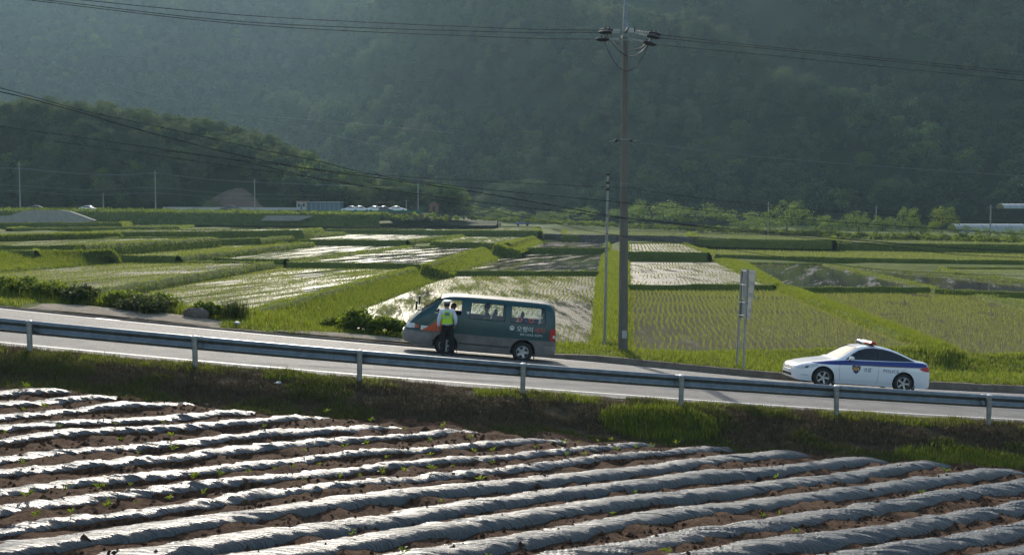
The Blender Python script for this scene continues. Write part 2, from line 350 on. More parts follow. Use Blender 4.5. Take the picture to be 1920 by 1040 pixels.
class MB:
    def __init__(s): s.v = []; s.f = []
    def add(s, V, Fs):
        o = len(s.v); s.v += [tuple(p) for p in V]; s.f += [tuple(i + o for i in f) for f in Fs]; return s
    def box(s, c, d, rot=None):
        c = Vector(c); h = Vector(d) / 2
        P = [Vector((x * h.x, y * h.y, z * h.z)) for x in (-1, 1) for y in (-1, 1) for z in (-1, 1)]
        if rot is not None: P = [rot @ p for p in P]
        return s.add([p + c for p in P], [(0, 1, 3, 2), (4, 6, 7, 5), (0, 4, 5, 1), (2, 3, 7, 6), (0, 2, 6, 4), (1, 5, 7, 3)])
    def tube(s, pts, rad, n=8, cap=True):
        pts = [Vector(p) for p in pts]; rad = rad if hasattr(rad, '__len__') else [rad] * len(pts)
        V = []; up = None
        for i, p in enumerate(pts):
            t = (pts[min(i + 1, len(pts) - 1)] - pts[max(i - 1, 0)]).normalized()
            if up is None: up = Vector((0, 0, 1)) if abs(t.z) < .9 else Vector((1, 0, 0))
            a = t.cross(up).normalized(); b = a.cross(t).normalized(); up = b
            for k in range(n):
                an = 2 * math.pi * k / n; V.append(p + (a * math.cos(an) + b * math.sin(an)) * rad[i])
        Fs = []
        for i in range(len(pts) - 1):
            for k in range(n):
                Fs.append((i * n + k, i * n + (k + 1) % n, (i + 1) * n + (k + 1) % n, (i + 1) * n + k))
        if cap: Fs += [tuple(range(n))[::-1], tuple((len(pts) - 1) * n + k for k in range(n))]
        return s.add(V, Fs)
    def lathe(s, prof, n=24, axis='y', c=(0, 0, 0)):
        """prof: list of (r, h) revolved about axis"""
        V = []
        for r, h in prof:
            for k in range(n):
                a = 2 * math.pi * k / n
                p = {'y': (r * math.cos(a), h, r * math.sin(a)), 'z': (r * math.cos(a), r * math.sin(a), h), 'x': (h, r * math.cos(a), r * math.sin(a))}[axis]
                V.append((p[0] + c[0], p[1] + c[1], p[2] + c[2]))
        Fs = []
        for i in range(len(prof) - 1):
            for k in range(n): Fs.append((i * n + k, i * n + (k + 1) % n, (i + 1) * n + (k + 1) % n, (i + 1) * n + k))
        return s.add(V, Fs)
    def prism(s, poly, y0, y1):
        """poly in (x,z), extruded along y"""
        n = len(poly)
        V = [(x, y0, z) for x, z in poly] + [(x, y1, z) for x, z in poly]
        return s.add(V, [tuple(range(n)), tuple(range(2 * n - 1, n - 1, -1))] + [(i, i + n, (i + 1) % n + n, (i + 1) % n) for i in range(n)])
    def mesh(s, name, mat, smooth=False):
        me = bpy.data.meshes.new(name); me.from_pydata(s.v, [], s.f); me.update()
        bm = bmesh.new(); bm.from_mesh(me); bmesh.ops.recalc_face_normals(bm, faces=bm.faces); bm.to_mesh(me); bm.free()
        if mat: me.materials.append(mat)
        if smooth:
            me.polygons.foreach_set('use_smooth', [True] * len(me.polygons))
            try: me.set_sharp_from_angle(angle=R(38))
            except Exception: pass
        return me
    def build(s, name, mat, parent=None, smooth=False):
        return link(bpy.data.objects.new(name, s.mesh(name, mat, smooth)), parent)
def copy_tree(o, parent=None):
    c = o.copy(); COL.objects.link(c); c.parent = parent
    for ch in [x for x in KIDS.get(o.name, [])]: copy_tree(ch, c)
    return c
KIDS = {}

# ------------------------------------------------------------------ scatter of blades
def blades(P, h, w, lean=.35, nb=3, spread=.05, seg=2, nrm=None):
    """grass tufts: P (n,3), h (n,), w (n,) -> verts, tri faces. seg=1: single triangle; seg=2: bent blade (3 tris)"""
    n = len(P); P = np.repeat(P, nb, 0); h = np.repeat(h, nb) * rng.uniform(.55, 1.15, n * nb); w = np.repeat(w, nb)
    m = len(P)
    a = rng.uniform(0, 2 * np.pi, m); l = rng.uniform(.1, 1, m) * lean
    base = P.copy(); base[:, 0] += rng.normal(0, 1, m) * spread; base[:, 1] += rng.normal(0, 1, m) * spread
    d = np.stack([np.cos(a), np.sin(a), np.zeros(m)], 1); sd_ = np.stack([-np.sin(a), np.cos(a), np.zeros(m)], 1)
    tw = rng.uniform(-1, 1, m)[:, None]; sd_ = sd_ * np.sqrt(1 - tw ** 2 * .6) + d * tw * .7
    hw = (w / 2)[:, None]; up = np.array([0, 0, 1.0])
    if seg == 1:
        tip = base + up * h[:, None] + d * (l * h)[:, None]
        V = np.stack([base - sd_ * hw, base + sd_ * hw, tip], 1).reshape(-1, 3)
        return V, np.arange(3 * m).reshape(-1, 3)
    mid = base + up * (h * .6)[:, None] + d * (l * h * .35)[:, None]
    tip = base + up * (h * (1 - .25 * l))[:, None] + d * (l * h)[:, None]
    V = np.stack([base - sd_ * hw, base + sd_ * hw, mid - sd_ * hw * .8, mid + sd_ * hw * .8, tip], 1).reshape(-1, 3)
    i = np.arange(m)[:, None] * 5
    Fq = np.concatenate([i + [0, 1, 3], i + [0, 3, 2], i + [2, 3, 4]], 0)
    return V, Fq
def grid_sample(V, Fq, n):
    """area weighted random points on quads/tris"""
    V = np.asarray(V, float); Fq = np.asarray(Fq)
    T = np.concatenate([Fq[:, :3], Fq[:, [0, 2, 3]]], 0) if Fq.shape[1] == 4 else Fq
    a, b, c = V[T[:, 0]], V[T[:, 1]], V[T[:, 2]]
    ar = np.linalg.norm(np.cross(b - a, c - a), axis=1) / 2
    k = rng.choice(len(T), n, p=ar / ar.sum()); u = rng.random(n); v = rng.random(n); f = u + v > 1; u[f] = 1 - u[f]; v[f] = 1 - v[f]
    return a[k] + (b[k] - a[k]) * u[:, None] + (c[k] - a[k]) * v[:, None], ar.sum()

def loft(rows):
    """rows: array (n, m, 3) -> verts, quads"""
    A = np.asarray(rows, float); n, m = A.shape[:2]
    idx = np.arange(n * m).reshape(n, m)
    Fq = np.stack([idx[:-1, :-1], idx[:-1, 1:], idx[1:, 1:], idx[1:, :-1]], -1).reshape(-1, 4)
    return A.reshape(-1, 3), Fq[:, ::-1]
# ------------------------------------------------------------------ near terrain: field, bank, road, verge
def _cl(X): return np.clip(X, -26, 26)
def Yr(X):
    X = np.asarray(X, float); c = _cl(X)
    return 26.35 + .0843 * c + .0032 * c * c + (X - c) * (.0843 + .0064 * c)
def zr(X):
    X = np.asarray(X, float); c = _cl(X)
    return .10 - .0895 * c + .00035 * c * c + (X - c) * (-.0895 + .0007 * c) * .6
def drop(X): return .60 + .010 * _cl(np.asarray(X, float))
def zfield(X): return zr(X) - drop(X)
def road_dz(off, X=0.0):
    t = np.clip((np.asarray(X, float) - 1) / 11, 0, 1); t = t * t * (3 - 2 * t)
    return np.interp(off, [.3, 4.6, 10.4], [-.03, -.01, -.42]) - .20 * t * np.clip(np.asarray(off, float) / 8.5, 0, 1.2)
def onfield(px, py):
    z = 0.0
    for _ in range(40):
        p = atz(px, py, z); z = .5 * z + .5 * float(zfield(p[0]))
    return atz(px, py, z)
def onroad(px, py, dz=0):
    z = 0.0
    for _ in range(40):
        p = atz(px, py, z); off = p[1] - Yr(p[0]); z = .5 * z + .5 * float(zr(p[0]) + road_dz(off, p[0]) + dz)
    return atz(px, py, z)

XS = np.concatenate([np.arange(-60, -20, 2.0), np.arange(-20, 22, .25), np.arange(22, 62, 2.0)])
def strip(offs, dzs, name, mat, label, cat, kind='structure', xs=XS, noise=0, ns=1.0):
    A = np.zeros((len(xs), len(offs), 3))
    for j, (o, d) in enumerate(zip(offs, dzs)):
        o_ = o(xs) if callable(o) else np.full(len(xs), o); d_ = d(xs) if callable(d) else np.full(len(xs), d)
        A[:, j, 0] = xs; A[:, j, 1] = Yr(xs) + o_; A[:, j, 2] = zr(xs) + d_
        if noise:
            A[:, j, 2] += (fbm(xs * ns, A[:, j, 1] * ns * 1.7) - .5) * noise
    V, Fq = loft(A)
    o = np_obj(name, V, Fq, mat, smooth=True); tag(o, label, cat, kind=kind)
    return o, V, Fq

road_o = [.32, .5, 2.5, 4.6, 7.5, 10.4]
strip(road_o, [(lambda x, o=o: road_dz(o, x)) for o in road_o], 'road', M_asphalt, 'sloping grey asphalt road between guardrail and rice paddies', 'road')
def lines(off, w, mat, name, label, dash=None):
    strip([off - w / 2, off + w / 2], [(lambda x: road_dz(off - w / 2, x) + .005), (lambda x: road_dz(off + w / 2, x) + .005)], name, mat, label, 'road marking')
lines(.95, .13, M_line, 'edge_line', 'white edge line painted beside the guardrail')
lines(9.85, .13, M_line, 'edge_line', 'white edge line painted along the concrete kerb')
lines(4.62, .10, M_yellow, 'centre_line', 'yellow centre line painted along the road')
# white oval marking on the road by the lay-by
c0 = onroad(200, 598, .006)
mk = []
for k in range(24):
    a = 2 * math.pi * k / 24; rr = 1 + .12 * math.sin(3 * a + 1)
    X = c0[0] + .44 * rr * math.cos(a); Y = c0[1] + .22 * rr * math.sin(a); mk.append((X, Y, float(zr(X) + road_dz(Y - Yr(X), X)) + .006))
o = link(bpy.data.objects.new('road_patch', bpy.data.meshes.new('road_patch'))); o.data.from_pydata(mk, [], [tuple(range(24))]); o.data.materials.append(M_line)
tag(o, 'white painted patch on the asphalt beside the gravel lay-by', 'road marking', kind='structure')

# kerb: low lip at the left, a higher concrete kerb right of the van
def kerb_h(x): return np.interp(x, [-30, -6, 1.0, 3.0, 30], [.01, .02, .05, .15, .24])
strip([10.38, 10.42, 10.62, 10.66], [lambda x: road_dz(10.4, x) - .06, lambda x: road_dz(10.4, x) + kerb_h(x) * 1.15 + .03, lambda x: road_dz(10.4, x) + kerb_h(x) * 1.2 + .035, lambda x: road_dz(10.4, x) - .2],
      'kerb', M_kerb, 'weathered concrete kerb along the far road edge', 'kerb', noise=.05, ns=1.3)
def verge_base(x): return np.interp(x, [-60, -30, -24, -12, -9, -6, 9, 18, 20.5, 40], [.5, .42, .02, .0, -.05, -1.03, -1.06, -1.06, -1.50, -1.55])
vo = [10.6, 11.2, 12.2, 13.4, 14.6, 16.0, 18.0, 21.0]
def vz(k):
    def f(x):
        top = road_dz(10.4, x) + kerb_h(x) * 1.1 + np.array([.02, .06, .09, .05, 0, 0, 0, 0])[k]
        if k <= 3: return top
        t = np.where(x < -8.5, (vo[k] - 14.6) / 3.0, (vo[k] - 13.4) / 2.6); t = np.clip(t, 0, None); top = top + np.where(x < -8.5, .10, 0)
        tt = np.clip(t, 0, 1)
        return np.where(t <= 1.01, top * (1 - tt) + (verge_base(x) - zr(x)) * tt, verge_base(x) - zr(x) - (.35 if k == 6 else .9))
    return f
verge, VV, VF = strip(vo, [vz(k) for k in range(8)], 'verge', M_turf, 'grassy verge between the road kerb and the paddies', 'verge', noise=.10, ns=.8)
def verge_z(X, Y):
    off = Y - Yr(X); k = np.interp(off, vo, range(8)); i = int(min(6, max(0, math.floor(k)))); f = k - i
    return float(zr(X) + vz(i)(np.array([X]))[0] * (1 - f) + vz(i + 1)(np.array([X]))[0] * f)
# near bank down to the field
bo = [.36, .10, -.25, -.55, -1.0, -1.45, -1.9, -2.4]
def bz(k):
    return lambda x: [-.028, -.02, -.10, -.24, -.50, -.80, -.98, -1.0][k] * np.where(k < 2, 1.0, drop(x) / .98) - (0.05 if k == 7 else 0)
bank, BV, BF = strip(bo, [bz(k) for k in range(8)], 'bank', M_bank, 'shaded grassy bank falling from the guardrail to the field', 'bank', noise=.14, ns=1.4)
# field soil sheet
fx = np.arange(-34, 38, .22); fy = np.arange(-25.5, -1.7, .16)
FX, FY = np.meshgrid(fx, fy, indexing='ij')
A = np.zeros(FX.shape + (3,)); A[..., 0] = FX; A[..., 1] = Yr(FX) + FY
A[..., 2] = zfield(FX) + .0 + (fbm(FX * 2.6, FY * 2.6, 4) - .5) * .24 + (fbm(FX * .5, FY * .5) - .5) * .1
V, Fq = loft(A); o = np_obj('field', V, Fq, M_soil, smooth=True); tag(o, 'brown ploughed soil of the foreground vegetable field', 'field', kind='structure')
FIELD_V, FIELD_F = V, Fq

# ------------------------------------------------------------------ plastic-mulched ridges
ROWS = [
 [(-120,752),(0,737),(65,734),(141,729)],
 [(-150,775),(0,757),(65,754),(131,749),(183,743),(239,741)],
 [(-150,800),(0,782),(98,772),(196,762),(262,758),(311,756),(363,752)],
 [(-150,819),(0,801),(98,793),(196,787),(294,783),(360,777),(425,770),(482,769)],
 [(-150,849),(0,827),(98,814),(196,808),(262,805),(360,799),(477,790),(545,783),(621,781)],
 [(-150,886),(0,860),(82,849),(196,839),(294,832),(392,824),(477,814),(611,805),(709,799),(752,797)],
 [(-150,910),(0,888),(98,877),(196,867),(294,859),(392,847),(477,840),(611,826),(742,817),(892,806)],
 [(-150,944),(0,922),(131,906),(262,893),(392,880),(477,870),(643,850),(774,841),(957,827),(1060,821)],
 [(-150,982),(0,956),(131,937),(229,926),(360,912),(477,898),(643,880),(774,867),(957,853),(1085,840),(1185,831),(1225,829)],
 [(-150,1024),(0,997),(131,978),(262,960),(392,942),(477,927),(643,908),(774,895),(957,877),(1085,862),(1185,851),(1285,841),(1370,837)],
 [(-150,1062),(0,1033),(98,1017),(196,1003),(327,986),(477,963),(643,940),(807,919),(957,905),(1085,890),(1210,877),(1335,861),(1440,851),(1502,846)],
 [(-100,1108),(196,1049),(327,1029),(477,1006),(643,984),(807,958),(957,935),(1085,919),(1210,905),(1335,890),(1435,882),(1540,869),(1602,861),(1652,858)],
 [(200,1095),(480,1043),(611,1024),(742,1004),(957,971),(1085,952),(1210,935),(1335,921),(1435,911),(1565,893),(1665,877),(1772,865)],
 [(500,1095),(790,1043),(957,1015),(1085,990),(1210,970),(1335,953),(1435,942),(1565,926),(1665,911),(1765,897),(1840,886),(1903,879)],
 [(800,1090),(1072,1042),(1185,1022),(1285,1003),(1385,988),(1435,981),(1565,961),(1690,941),(1815,922),(1915,906),(2010,890)],
 [(1050,1085),(1322,1042),(1435,1023),(1565,1006),(1690,988),(1765,972),(1865,955),(1915,945),(2100,912)],
 [(1330,1085),(1590,1042),(1690,1026),(1815,1007),(1915,990),(2130,950)],
 [(1640,1085),(1877,1042),(1915,1034),(2150,990)],
]
def resample(P, step):
    P = np.asarray(P, float)
    # Catmull-Rom through points
    Q = np.vstack([2 * P[0] - P[1], P, 2 * P[-1] - P[-2]]); out = []
    for i in range(1, len(Q) - 2):
        for t in np.linspace(0, 1, 12, endpoint=False):
            a, b, c, d = Q[i - 1], Q[i], Q[i + 1], Q[i + 2]
            out.append(.5 * ((2 * b) + (c - a) * t + (2 * a - 5 * b + 4 * c - d) * t * t + (3 * b - a - 3 * c + d) * t ** 3))
    out.append(P[-1]); out = np.array(out)
    L = np.concatenate([[0], np.cumsum(np.linalg.norm(np.diff(out, axis=0), axis=1))])
    s = np.linspace(0, L[-1], max(3, int(L[-1] / step)))
    return np.stack([np.interp(s, L, out[:, k]) for k in range(out.shape[1])], 1), s
ROW_LINES = []
for ri, px in enumerate(ROWS):
    P = [onfield(x, y + 4)[:2] for x, y in px]
    C, s = resample(P, .042)
    ROW_LINES.append(C)
    n = len(C); m = 19
    T = np.gradient(C, axis=0); T /= np.linalg.norm(T, axis=1)[:, None]; Nn = np.stack([-T[:, 1], T[:, 0]], 1)   # points away from camera
    v = np.linspace(0, 1, m); hw = .295 if ri < 10 else .32 if ri < 14 else .33
    hgt = (.135 if ri < 10 else .155 if ri < 14 else .165) * (1 + .25 * (fbm(s * .45 + ri * 9, s * 0 + ri) - .5) * 2)
    ends = np.minimum(1, (s[-1] - s) / .9) ** .5; hgt = hgt * (.15 + .85 * ends); wob = (fbm(s * .6, s * 0 + 3.3 * ri) - .5) * .16
    A = np.zeros((n, m, 3))
    amp = [.046, .030, .040][0 if ri < 10 else 1 if ri < 14 else 2]
    lean = [1.6, 3.2, 5.4][0 if ri < 10 else 1 if ri < 14 else 2]
    for j, t in enumerate(v):
        y = (t - .5) * 2; prof = (1 - abs(y) ** (5.0 if ri < 14 else 3.2)) ** .8 * (1 - .10 * y * y) * (1.0 - .10 * y)
        u = s + lean * (t - .5) * .35
        rg = lambda q: 1 - np.abs(2 * q - 1)
        wr = (rg(vnoise(u * 3.1 + ri * 31, t * 1.0 + ri)) - .5) * amp * 1.1 + (rg(vnoise(u * 7.3 + ri * 13, t * 1.3)) - .5) * amp * .75 + (vnoise(u * 15 + ri * 3, t * 1.6) - .5) * amp * .35 + (fbm(s * 1.6, t * 2 + ri * 5.0) - .5) * .06
        off = y * hw * (1 + .12 * (fbm(s * .9 + 50, s * 0 + j * .2) - .5)) + wob
        A[:, j, 0] = C[:, 0] + Nn[:, 0] * off; A[:, j, 1] = C[:, 1] + Nn[:, 1] * off
        A[:, j, 2] = zfield(C[:, 0]) - .06 + hgt * prof + wr * (.2 + .8 * prof)
    A[:, 0, 2] -= .12; A[:, -1, 2] -= .12
    V, Fq = loft(A); uv = np.stack([np.repeat(s, m), np.tile(v, n)], 1)
    mat = M_mulchA if ri < 10 else M_mulchB if ri < 14 else M_mulchC
    o = np_obj('mulch_ridge', V, Fq, mat, smooth=True, uv=uv)
    ORD = ['first', 'second', 'third', 'fourth', 'fifth', 'sixth', 'seventh', 'eighth', 'ninth', 'tenth']
    lab = ('%s soil strewn plastic mulch ridge counted from the corner of the bank' % ORD[ri]) if ri < 10 else ('%s smooth shining plastic mulch ridge counted from the soil strewn ones' % ORD[ri - 10]) if ri < 14 else ('%s slant creased bluish mulch ridge counted from the smooth shining ones' % ORD[ri - 14])
    tag(o, lab, 'mulched ridge', ['soil strewn mulch ridges', 'smooth shining mulch ridges', 'slant creased mulch ridges'][0 if ri < 10 else 1 if ri < 14 else 2])
    # soil lumps thrown on the film edge: part of the ridge
    k = int(n * (.9 if ri < 10 else .16))
    ii = rng.integers(0, n, k); off = rng.normal(.14 if ri < 10 else .06, .11, k)
    P3 = np.stack([C[ii, 0] + Nn[ii, 0] * (off + wob[ii]), C[ii, 1] + Nn[ii, 1] * (off + wob[ii]), zfield(C[ii, 0]) - .06 + hgt[ii] * np.clip(1 - np.abs(off / hw) ** 2.6, 0, 1) ** .8], 1)
    keep = fbm(P3[:, 0] * 1.1 + 9, P3[:, 1] * 1.1) > (.40 if ri < 10 else .56)
    P3 = P3[keep]; r_ = rng.uniform(.012, .05, len(P3))
    ico = np.array([(0, 0, 1), (.9, 0, .2), (.28, .85, .2), (-.72, .53, .2), (-.72, -.53, .2), (.28, -.85, .2), (0, 0, -.6)])
    icf = np.array([(0, 1, 2), (0, 2, 3), (0, 3, 4), (0, 4, 5), (0, 5, 1), (6, 2, 1), (6, 3, 2), (6, 4, 3), (6, 5, 4), (6, 1, 5)])
    if len(P3):
        VV_ = P3[:, None, :] + ico[None] * r_[:, None, None] * rng.uniform(.6, 1.4, (len(P3), 1, 3)) + rng.normal(0, .006, (len(P3), 7, 3))
        FF_ = (np.arange(len(P3))[:, None, None] * 7 + icf[None]).reshape(-1, 3)
        c = np_obj('soil_lumps', VV_.reshape(-1, 3), FF_, M_soil, parent=o); c['kind'] = 'stuff'
# clods between the ridges
P, ar = grid_sample(FIELD_V, FIELD_F, 52000)
sel = (P[:, 1] > 12) & (np.abs(P[:, 0]) < P[:, 1] * .52) & (fbm(P[:, 0] * .9, P[:, 1] * .9) > .40)
P = P[sel]; r_ = rng.uniform(.012, .05, len(P)) * (1 + (rng.random(len(P)) > .96) * 1.0)
VV_ = P[:, None, :] + ico[None] * r_[:, None, None] * rng.uniform(.6, 1.4, (len(P), 1, 3))
o = np_obj('soil_clods', VV_.reshape(-1, 3), (np.arange(len(P))[:, None, None] * 7 + icf[None]).reshape(-1, 3), M_soil)
tag(o, 'loose brown soil clods between the mulched ridges', 'soil clods', kind='stuff')

# seedlings pushed through the film
def seedling_mesh(k):
    rr = random.Random(k); V = []; Fs = []
    for i in range(rr.randint(5, 9)):
        a = rr.uniform(0, 6.28); l = rr.uniform(.04, .09); h = rr.uniform(.03, .10); w = l * .5
        b = Vector((0, 0, h * .3)); t = Vector((math.cos(a) * l, math.sin(a) * l, h)); sd_ = Vector((-math.sin(a), math.cos(a), 0)) * w / 2
        m_ = (b + t) / 2 + Vector((0, 0, .02)); o_ = len(V); V += [b, m_ - sd_, t, m_ + sd_]; Fs.append((o_, o_ + 1, o_ + 2, o_ + 3))
    me = bpy.data.meshes.new('seedling'); me.from_pydata(V, [], Fs); me.materials.append(FO_seed); return me
seed_me = [seedling_mesh(k) for k in range(5)]
def seedling(x, y, z, sc, k, lab, grp):
    o = link(bpy.data.objects.new('seedling', seed_me[k % 5])); o.location = (x, y, z); o.scale = (sc,) * 3; o.rotation_euler.z = rng.uniform(0, 6)
    tag(o, lab, 'seedling', grp)
for ri, C in enumerate(ROW_LINES):
    for i in range(0, len(C), 12):
        x, y = C[i]
        if abs(x) > y * .5 or y < 14: continue
        if rng.random() > (.62 if ri in (8, 9) else .24 if ri < 8 else .05): continue
        seedling(x + rng.normal(0, .05), y + .10 + rng.normal(0, .05), float(zfield(x)) + .12, rng.uniform(.8, 1.7), rng.integers(5),
                 'small green seedling growing through the plastic film of a ridge', 'seedlings on the ridges')

# ------------------------------------------------------------------ guardrail
PX_POSTS = [55, 365, 673, 980, 1278, 1571, 1858]
xs_post = []
for p in PX_POSTS:
    X = 0.0
    for _ in range(30): X = (p - 960) / F_PX * float(Yr(X)) * 1.0
    xs_post.append(X)
d0 = xs_post[1] - xs_post[0]; d1 = xs_post[-1] - xs_post[-2]
xs_all = [xs_post[0] - d0 * k for k in (3, 2, 1)] + xs_post + [xs_post[-1] + d1 * k for k in (1, 2, 3)]
gr = empty('guardrail', (xs_post[3], float(Yr(xs_post[3])), float(zr(xs_post[3]))))
tag(gr, 'blue grey steel guardrail with round posts along the road', 'guardrail')
g0 = np.array(gr.location)
wprof = [(.0, -.155), (.02, -.15), (.075, -.115), (.085, -.09), (.075, -.065), (.015, -.02), (.012, 0), (.015, .02), (.075, .065), (.085, .09), (.075, .115), (.02, .15), (0, .155)]
for i, X in enumerate(xs_all):
    z = float(zr(X)); y = float(Yr(X)) - .10
    me = MB().tube([(0, 0, -.5), (0, 0, .735)], .065, 14).mesh('guardrail_post', M_post, True)
    p = link(bpy.data.objects.new('post', me), gr); p.location = (X - g0[0], y - g0[1], z - g0[2]); p.rotation_euler = (rng.normal(0, .012), rng.normal(.005, .014), 0)
    c = link(bpy.data.objects.new('cap', MB().lathe([(.0, .765), (.05, .76), (.072, .745), (.072, .725), (.066, .72)], 14, 'z').mesh('cap', M_plate, True)), p)
    b = link(bpy.data.objects.new('bracket', MB().box((0, .09, .54), (.09, .08, .2)).mesh('bracket', M_galv)), p)
    b2 = link(bpy.data.objects.new('bolt', MB().lathe([(0, -.075), (.018, -.075), (.018, -.06)], 8, 'y', (0, 0, .62)).mesh('bolt', M_galv)), p)
    if i + 1 < len(xs_all):
        xs_ = np.linspace(X - .12, xs_all[i + 1] + .12, 14); A = np.zeros((14, 13, 3))
        for j, (dy, dz) in enumerate(wprof):
            A[:, j, 0] = xs_ - g0[0]; A[:, j, 1] = Yr(xs_) + .05 + (.095 - dy) * 1.0 - g0[1] - (.003 if i % 2 else 0); A[:, j, 2] = zr(xs_) + .545 + dz * 1.12 - g0[2] + (.002 if i % 2 else 0)
        A[:, :, 1] = A[:, :, 1]
        V, Fq = loft(A)
        rb = np_obj('rail_beam', V, Fq, M_galv, parent=gr, smooth=True)
        so = rb.modifiers.new('t', 'SOLIDIFY'); so.thickness = .005

# ------------------------------------------------------------------ paddies
PADDIES = [  # name, z, material, pixel corners
 ('A', -1.15, W_rows, [(1178,667),(1735,655),(1455,543),(1178,543)]),
 ('B', -.90, W_ruffled, [(1178,537),(1440,537),(1337,488),(1178,488)]),
 ('C', .15, W_ruffled, [(1178,474),(1322,475),(1280,457),(1178,457)]),
 ('E', -1.6, W_rows, [(1790,663),(2430,663),(1790,549),(1505,549)]),
 ('E2', -1.6, W_green, [(1935,578),(2300,640),(2100,558),(1850,558)]),
 ('F', -1.3, W_mud, [(1470,541),(1750,541),(1541,496),(1398,494)]),
 ('Gp', -1.35, W_mud, [(1765,545),(2040,557),(1960,535),(1562,499)]),
 ('G2', -1.2, W_green, [(1800,514),(1960,531),(1960,505),(1770,504)]),
 ('H', -.72, W_green, [(1348,479),(1700,488),(1960,491),(1960,475),(1640,469),(1312,463)]),
 ('P1', -1.1, W_white, [(470,660),(1113,660),(1123,517),(842,517)]),
 ('P2', -.8, W_mud, [(858,511),(1125,511),(1132,476),(966,476)]),
 ('P3', 0.0, W_mud, [(985,466),(1134,466),(1137,453),(1022,453)]),
 ('Q1', -.1, W_mix, [(-150,604),(390,607),(788,501),(517,501)]),
 ('Q0', .35, W_mix, [(-480,557),(110,557),(500,494),(215,493)]),
 ('Q2', .25, W_mud, [(548,495),(798,497),(912,464),(772,464)]),
 ('Q2b', .35, W_far, [(335,484),(535,490),(765,462),(583,459)]),
 ('Q2c', .85, W_green, [(215,482),(330,483),(575,457),(400,456),(185,469)]),
 ('Qm', 1.55, W_green, [(-250,476),(60,474),(60,467),(-250,468)]),
 ('S1', 1.9, W_green, [(-150,466),(150,462),(400,448),(225,447),(-150,455)]),
 ('S2', 2.5, W_far, [(110,439),(560,433),(600,429),(250,433)]),
 ('S3', 2.9, W_green, [(20,429.5),(330,426),(360,423),(60,426)]),
 ('S4', 3.6, W_green, [(-150,420),(220,418.6),(260,416),(-150,416.6)]),
 ('N0', 1.6, W_green, [(330,452),(480,449),(640,437),(480,437)]),
 ('N1', 1.1, W_far, [(500,451),(760,452),(880,440),(640,440)]),
 ('N1b', .9, W_green, [(815,455),(950,458),(1010,442),(885,441)]),
 ('N2', 2.0, W_green, [(620,431),(1010,434),(1000,425),(560,424)]),
 ('U1', 1.2, W_green, [(1060,441.5),(1290,444),(1290,430),(1060,430)]),
 ('U2', .9, W_green, [(1297,448.5),(1560,452),(1560,434),(1310,436)]),
 ('U3', .45, W_green, [(1565,456),(1960,461),(1960,446),(1565,441)]),
]
PW3 = {}
PCOL = {}
ctrl = []
def inpoly(X, Y, poly):
    ins = np.zeros(np.shape(X), bool); n = len(poly)
    for i in range(n):
        x0, y0 = poly[i][:2]; x1, y1 = poly[(i + 1) % n][:2]
        c = ((y0 > Y) != (y1 > Y)) & (X < (x1 - x0) * (Y - y0) / (y1 - y0 + 1e-12) + x0); ins ^= c
    return ins
LEV_V, LEV_F = [], []
lev_n = 0
for nm, z, mat, pxs in PADDIES:
    P = np.array([atz(x, y, z) for x, y in pxs]); PW3[nm] = P
    n = len(P); V = np.vstack([P, P - [0, 0, 2.6]])
    me = bpy.data.meshes.new('rice_paddy')
    me.from_pydata(V.tolist(), [], [tuple(range(n))] + [(i, i + n, (i + 1) % n + n, (i + 1) % n) for i in range(n)])
    me.materials.append(mat); me.materials.append(M_face)
    for q in me.polygons: q.material_index = 0 if q.index == 0 else 1
    me.update(); o = link(bpy.data.objects.new('rice_paddy', me))
    lab = {W_rows: 'shallow flooded rice paddy planted in rows of seedlings', W_white: 'flooded rice paddy with bright wind ruffled water', W_mud: 'dark muddy flooded paddy not yet planted', W_green: 'pale green planted rice paddy terrace', W_far: 'small pale paddy of glinting water among the far terraces', W_ruffled: 'flooded paddy with ruffled silvery water between thin rice rows', W_mix: 'flooded paddy with scattered rice seedlings and bright water streaks'}[mat]
    tag(o, lab, 'rice paddy', kind='structure')
    for a in P: ctrl.append(a)
    c = P.mean(0)
    # grassy bund round the edge
    for i in range(1 if nm in ('A', 'E', 'P1', 'Q1', 'Q0') else 0, n):
        a, b = P[i], P[(i + 1) % n]; L = np.linalg.norm(b - a); d = (b - a) / L; nn = np.array([d[1], -d[0], 0])
        if np.dot(nn, a - c) < 0: nn = -nn
        st = max(2, int(L / max(.6, .012 * a[1]))); t = np.linspace(-.3 / L, 1 + .3 / L, st)
        base = a + (b - a) * t[:, None]
        w = 1.0 + .15 * fbm(base[:, 0] * .7, base[:, 1] * .7)
        prof = [(-.12, -.04), (.02, .10), (.22, .19), (.45, .15), (.7, -.30), (.85, -1.3)]
        A = np.stack([base + nn * (w * o_)[:, None] + np.array([0, 0, 1.0]) * (h_ + (fbm(base[:, 0] * .9 + o_ * 3, base[:, 1] * .9) - .5) * .26)[:, None] for o_, h_ in prof], 1)
        v_, f_ = loft(A); LEV_V.append(v_); LEV_F.append(f_ + lev_n); lev_n += len(v_)
LV = np.vstack(LEV_V); LF = np.vstack(LEV_F)
o = np_obj('levee', LV, LF, M_turf, smooth=True); tag(o, 'low grassy levees dividing the flooded paddies', 'levee', kind='structure')

